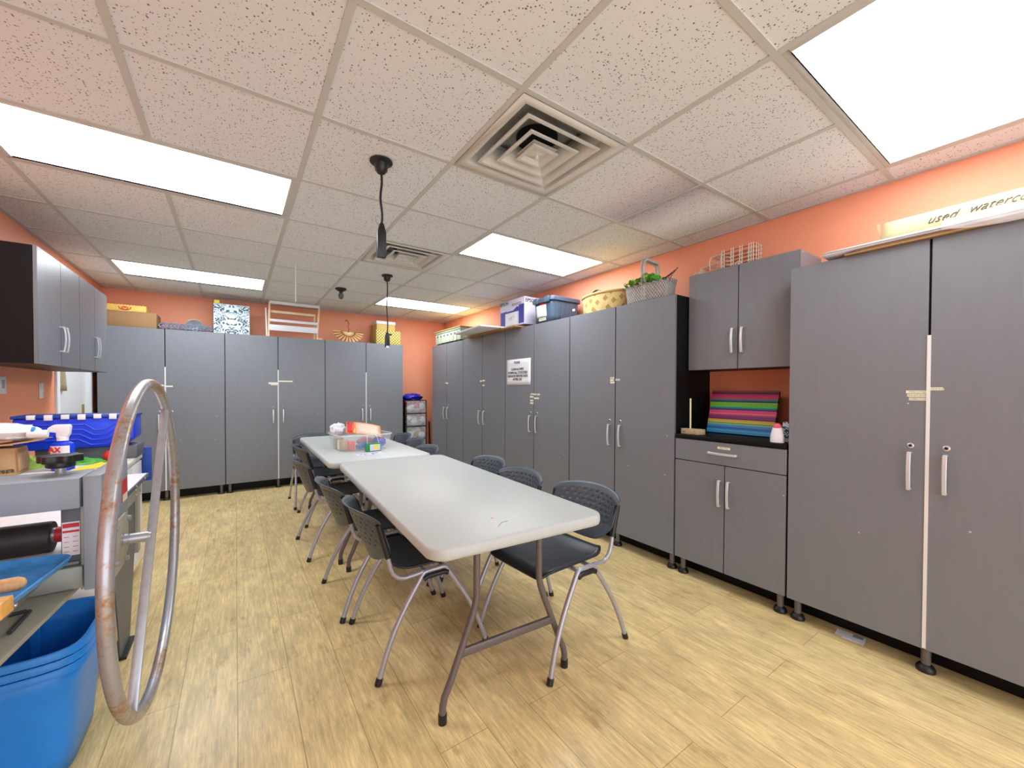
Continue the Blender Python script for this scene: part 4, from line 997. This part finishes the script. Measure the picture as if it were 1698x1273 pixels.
for k in range(7):
    x = -.20+.068*k; MB().box(x, x+.034, -.137, -.120, .180-.006*(k % 2), .207).build('latch', M['whitepl'], t, bevel=.002)
t = thing('paper_bag', 'brown paper bag with dark printing on the near counter edge', 'bag', (-.985, 3.21, ZC), R(2))
b = MB().prism([(-.16,0),(.06,0),(.065,.06),(.055,.138),(-.16,.140)], -.075, .07, 'y')
b.build('bag', M['kraft'], t, bevel=.003)
MB().prism([(.055,.01),(.062,.012),(.058,.13),(.05,.13)], -.0765, .05, 'y').build('side_fold', M['card'], t)
lettering(t, 'OTHER BETTER', .024, T((.018,-.0765,.020)) @ Rot(-R(3), 'Y') @ Rot(PI/2, 'X'), M['ink'], sx=.34, bold=.0006)
MB().lathe([(.020,-.0766),(.020,-.0755),(.016,-.0755),(.016,-.0766)], (-.02,0,.09), 'y', 24, cap=False).build('printed_ring', M['ink'], t)
t = tag(MB().grid(lambda u, v: (-.14+.29*u, -.10+.18*v, .004*math.sin(u*7+v*3)+.012*u), 12, 6).build('cardboard_flap', M['kraft'], solid=.004), 'flat torn cardboard lying across the brown paper bag', 'cardboard')
t.location = (-.985, 3.215, ZC+.153); t.rotation_euler = (0, -R(4), R(4))
t = tag(MB().blob((-1.03, 3.22, ZC+.212), (.155,.095,.052), .22, 2.4, seed=11, n=34, zmin=ZC+.176).build('white_plastic_bag', M['whitepl']), 'white plastic bag heaped on the torn cardboard', 'plastic bag')
t = thing('paper_roll', 'white paper roll lying across the heap toward the spray bottle', 'paper roll', (-.93, 3.15, ZC+.205), R(2))
MB().lathe([(.018,.035),(.021,.04),(.021,.10),(.019,.108)], n=24, axis='x').build('roll', M['paper'], t)
MB().lathe([(.012,-.005),(.017,-.003),(.017,.006),(.012,.007)], (.055,0,.022), 'x', 14).build('blue_band', M['bluetray'], t)
t = thing('spray_bottle', 'blue spray bottle with a white trigger head and a red lettered label', 'spray bottle', (-.775, 3.18, ZC), -R(8))
MB().lathe([(.042,0),(.046,.006),(.046,.135),(.042,.148),(.026,.156),(.018,.164),(.018,.172)], n=28, sy=.68).build('bottle', M['bluecase'], t)
MB().prism([(-.055,.212),(-.055,.232),(-.03,.250),(.026,.250),(.034,.240),(.030,.200),(.022,.180),(-.022,.180),(-.022,.206)], -.015, .015, 'y').build('trigger_head', M['whitepl'], t, bevel=.004)
MB().lathe([(.023,.162),(.023,.184)], n=20).build('collar', M['whitepl'], t)
q = MB().grid(lambda u, v: (.0475*math.sin(2.2*(u-.62)), -.68*.0475*math.cos(2.2*(u-.62))-.0006, .068+.068*v), 14, 4).build('label', M['paper'], t)
lettering(q, 'AX', .040, T((-.020,-.0332,.114)) @ Rot(-.3, 'Z') @ Rot(PI/2, 'X'), M['red'], bold=.0012, ext=.0012)
t = tag(MB().blob((-.77, 3.40, ZC), (.115,.07,.035), .3, 3, seed=14, n=28, zmin=ZC).build('green_cloth', M['green']), 'crumpled green cloth on the counter before the grey case', 'cloth')
t = tag(MB().blob((-.955, 3.38, ZC), (.055,.07,.060), .35, 3, seed=15, n=26, zmin=ZC).build('lime_bag', M['lime']), 'lime green crumpled bag behind the brown paper bag', 'bag')
t = tag(MB().lathe([(.0,-.034),(.018,-.030),(.032,-.012),(.034,.0),(.032,.012),(.018,.030),(0,.034)], n=24, cap=False).build('red_ball', M['red']), 'small red ball on the counter by the grey case', 'ball')
t.location = (-.635, 3.42, ZC+.0345)
t = tag(MB().prism([(0,0),(.17,.03),(.09,.15)], 0, .006, 'z').build('yellow_folder', M['yellow']), 'folded yellow card on the near edge of the counter', 'card')
t.location = (-.735, 3.125, ZC+.0005); t.rotation_euler = (R(5), 0, 0)

# ---------------------------------------------------------------- added ambient fill through the open side, camera
wd = bpy.data.worlds.new('room_light'); SC.world = wd; wd.use_nodes = True
bg = wd.node_tree.nodes['Background']; bg.inputs[0].default_value = (.88, .96, 1.06, 1); bg.inputs[1].default_value = 2.0
cam = bpy.data.cameras.new('camera'); co = bpy.data.objects.new('camera', cam); COL.objects.link(co); SC.camera = co
yaw, pit, rol, fpx, cyp = .6043, -.0144, .0034, 664.01, 656.29
F = Vector((math.sin(yaw)*math.cos(pit), math.cos(yaw)*math.cos(pit), math.sin(pit)))
Rt = Vector((math.cos(yaw), -math.sin(yaw), 0)); Up = Rt.cross(F)
R2 = Rt*math.cos(rol)+Up*math.sin(rol); U2 = -Rt*math.sin(rol)+Up*math.cos(rol)
mw = Matrix.Identity(4)
for i in range(3): mw[i][0] = R2[i]; mw[i][1] = U2[i]; mw[i][2] = -F[i]
mw[2][3] = 1.245
co.matrix_world = mw
cam.sensor_fit = 'HORIZONTAL'; cam.sensor_width = 36; cam.lens = fpx/1698*36; cam.shift_y = (cyp-636.5)/1698
cam.clip_start = .02; cam.clip_end = 60
SC.view_settings.view_transform = 'Standard'; SC.view_settings.look = 'None'; SC.view_settings.gamma = 1
SC.view_settings.use_curve_mapping = False; SC.view_settings.exposure = .6
SC.cycles.max_bounces = 8
bpy.context.view_layer.update()
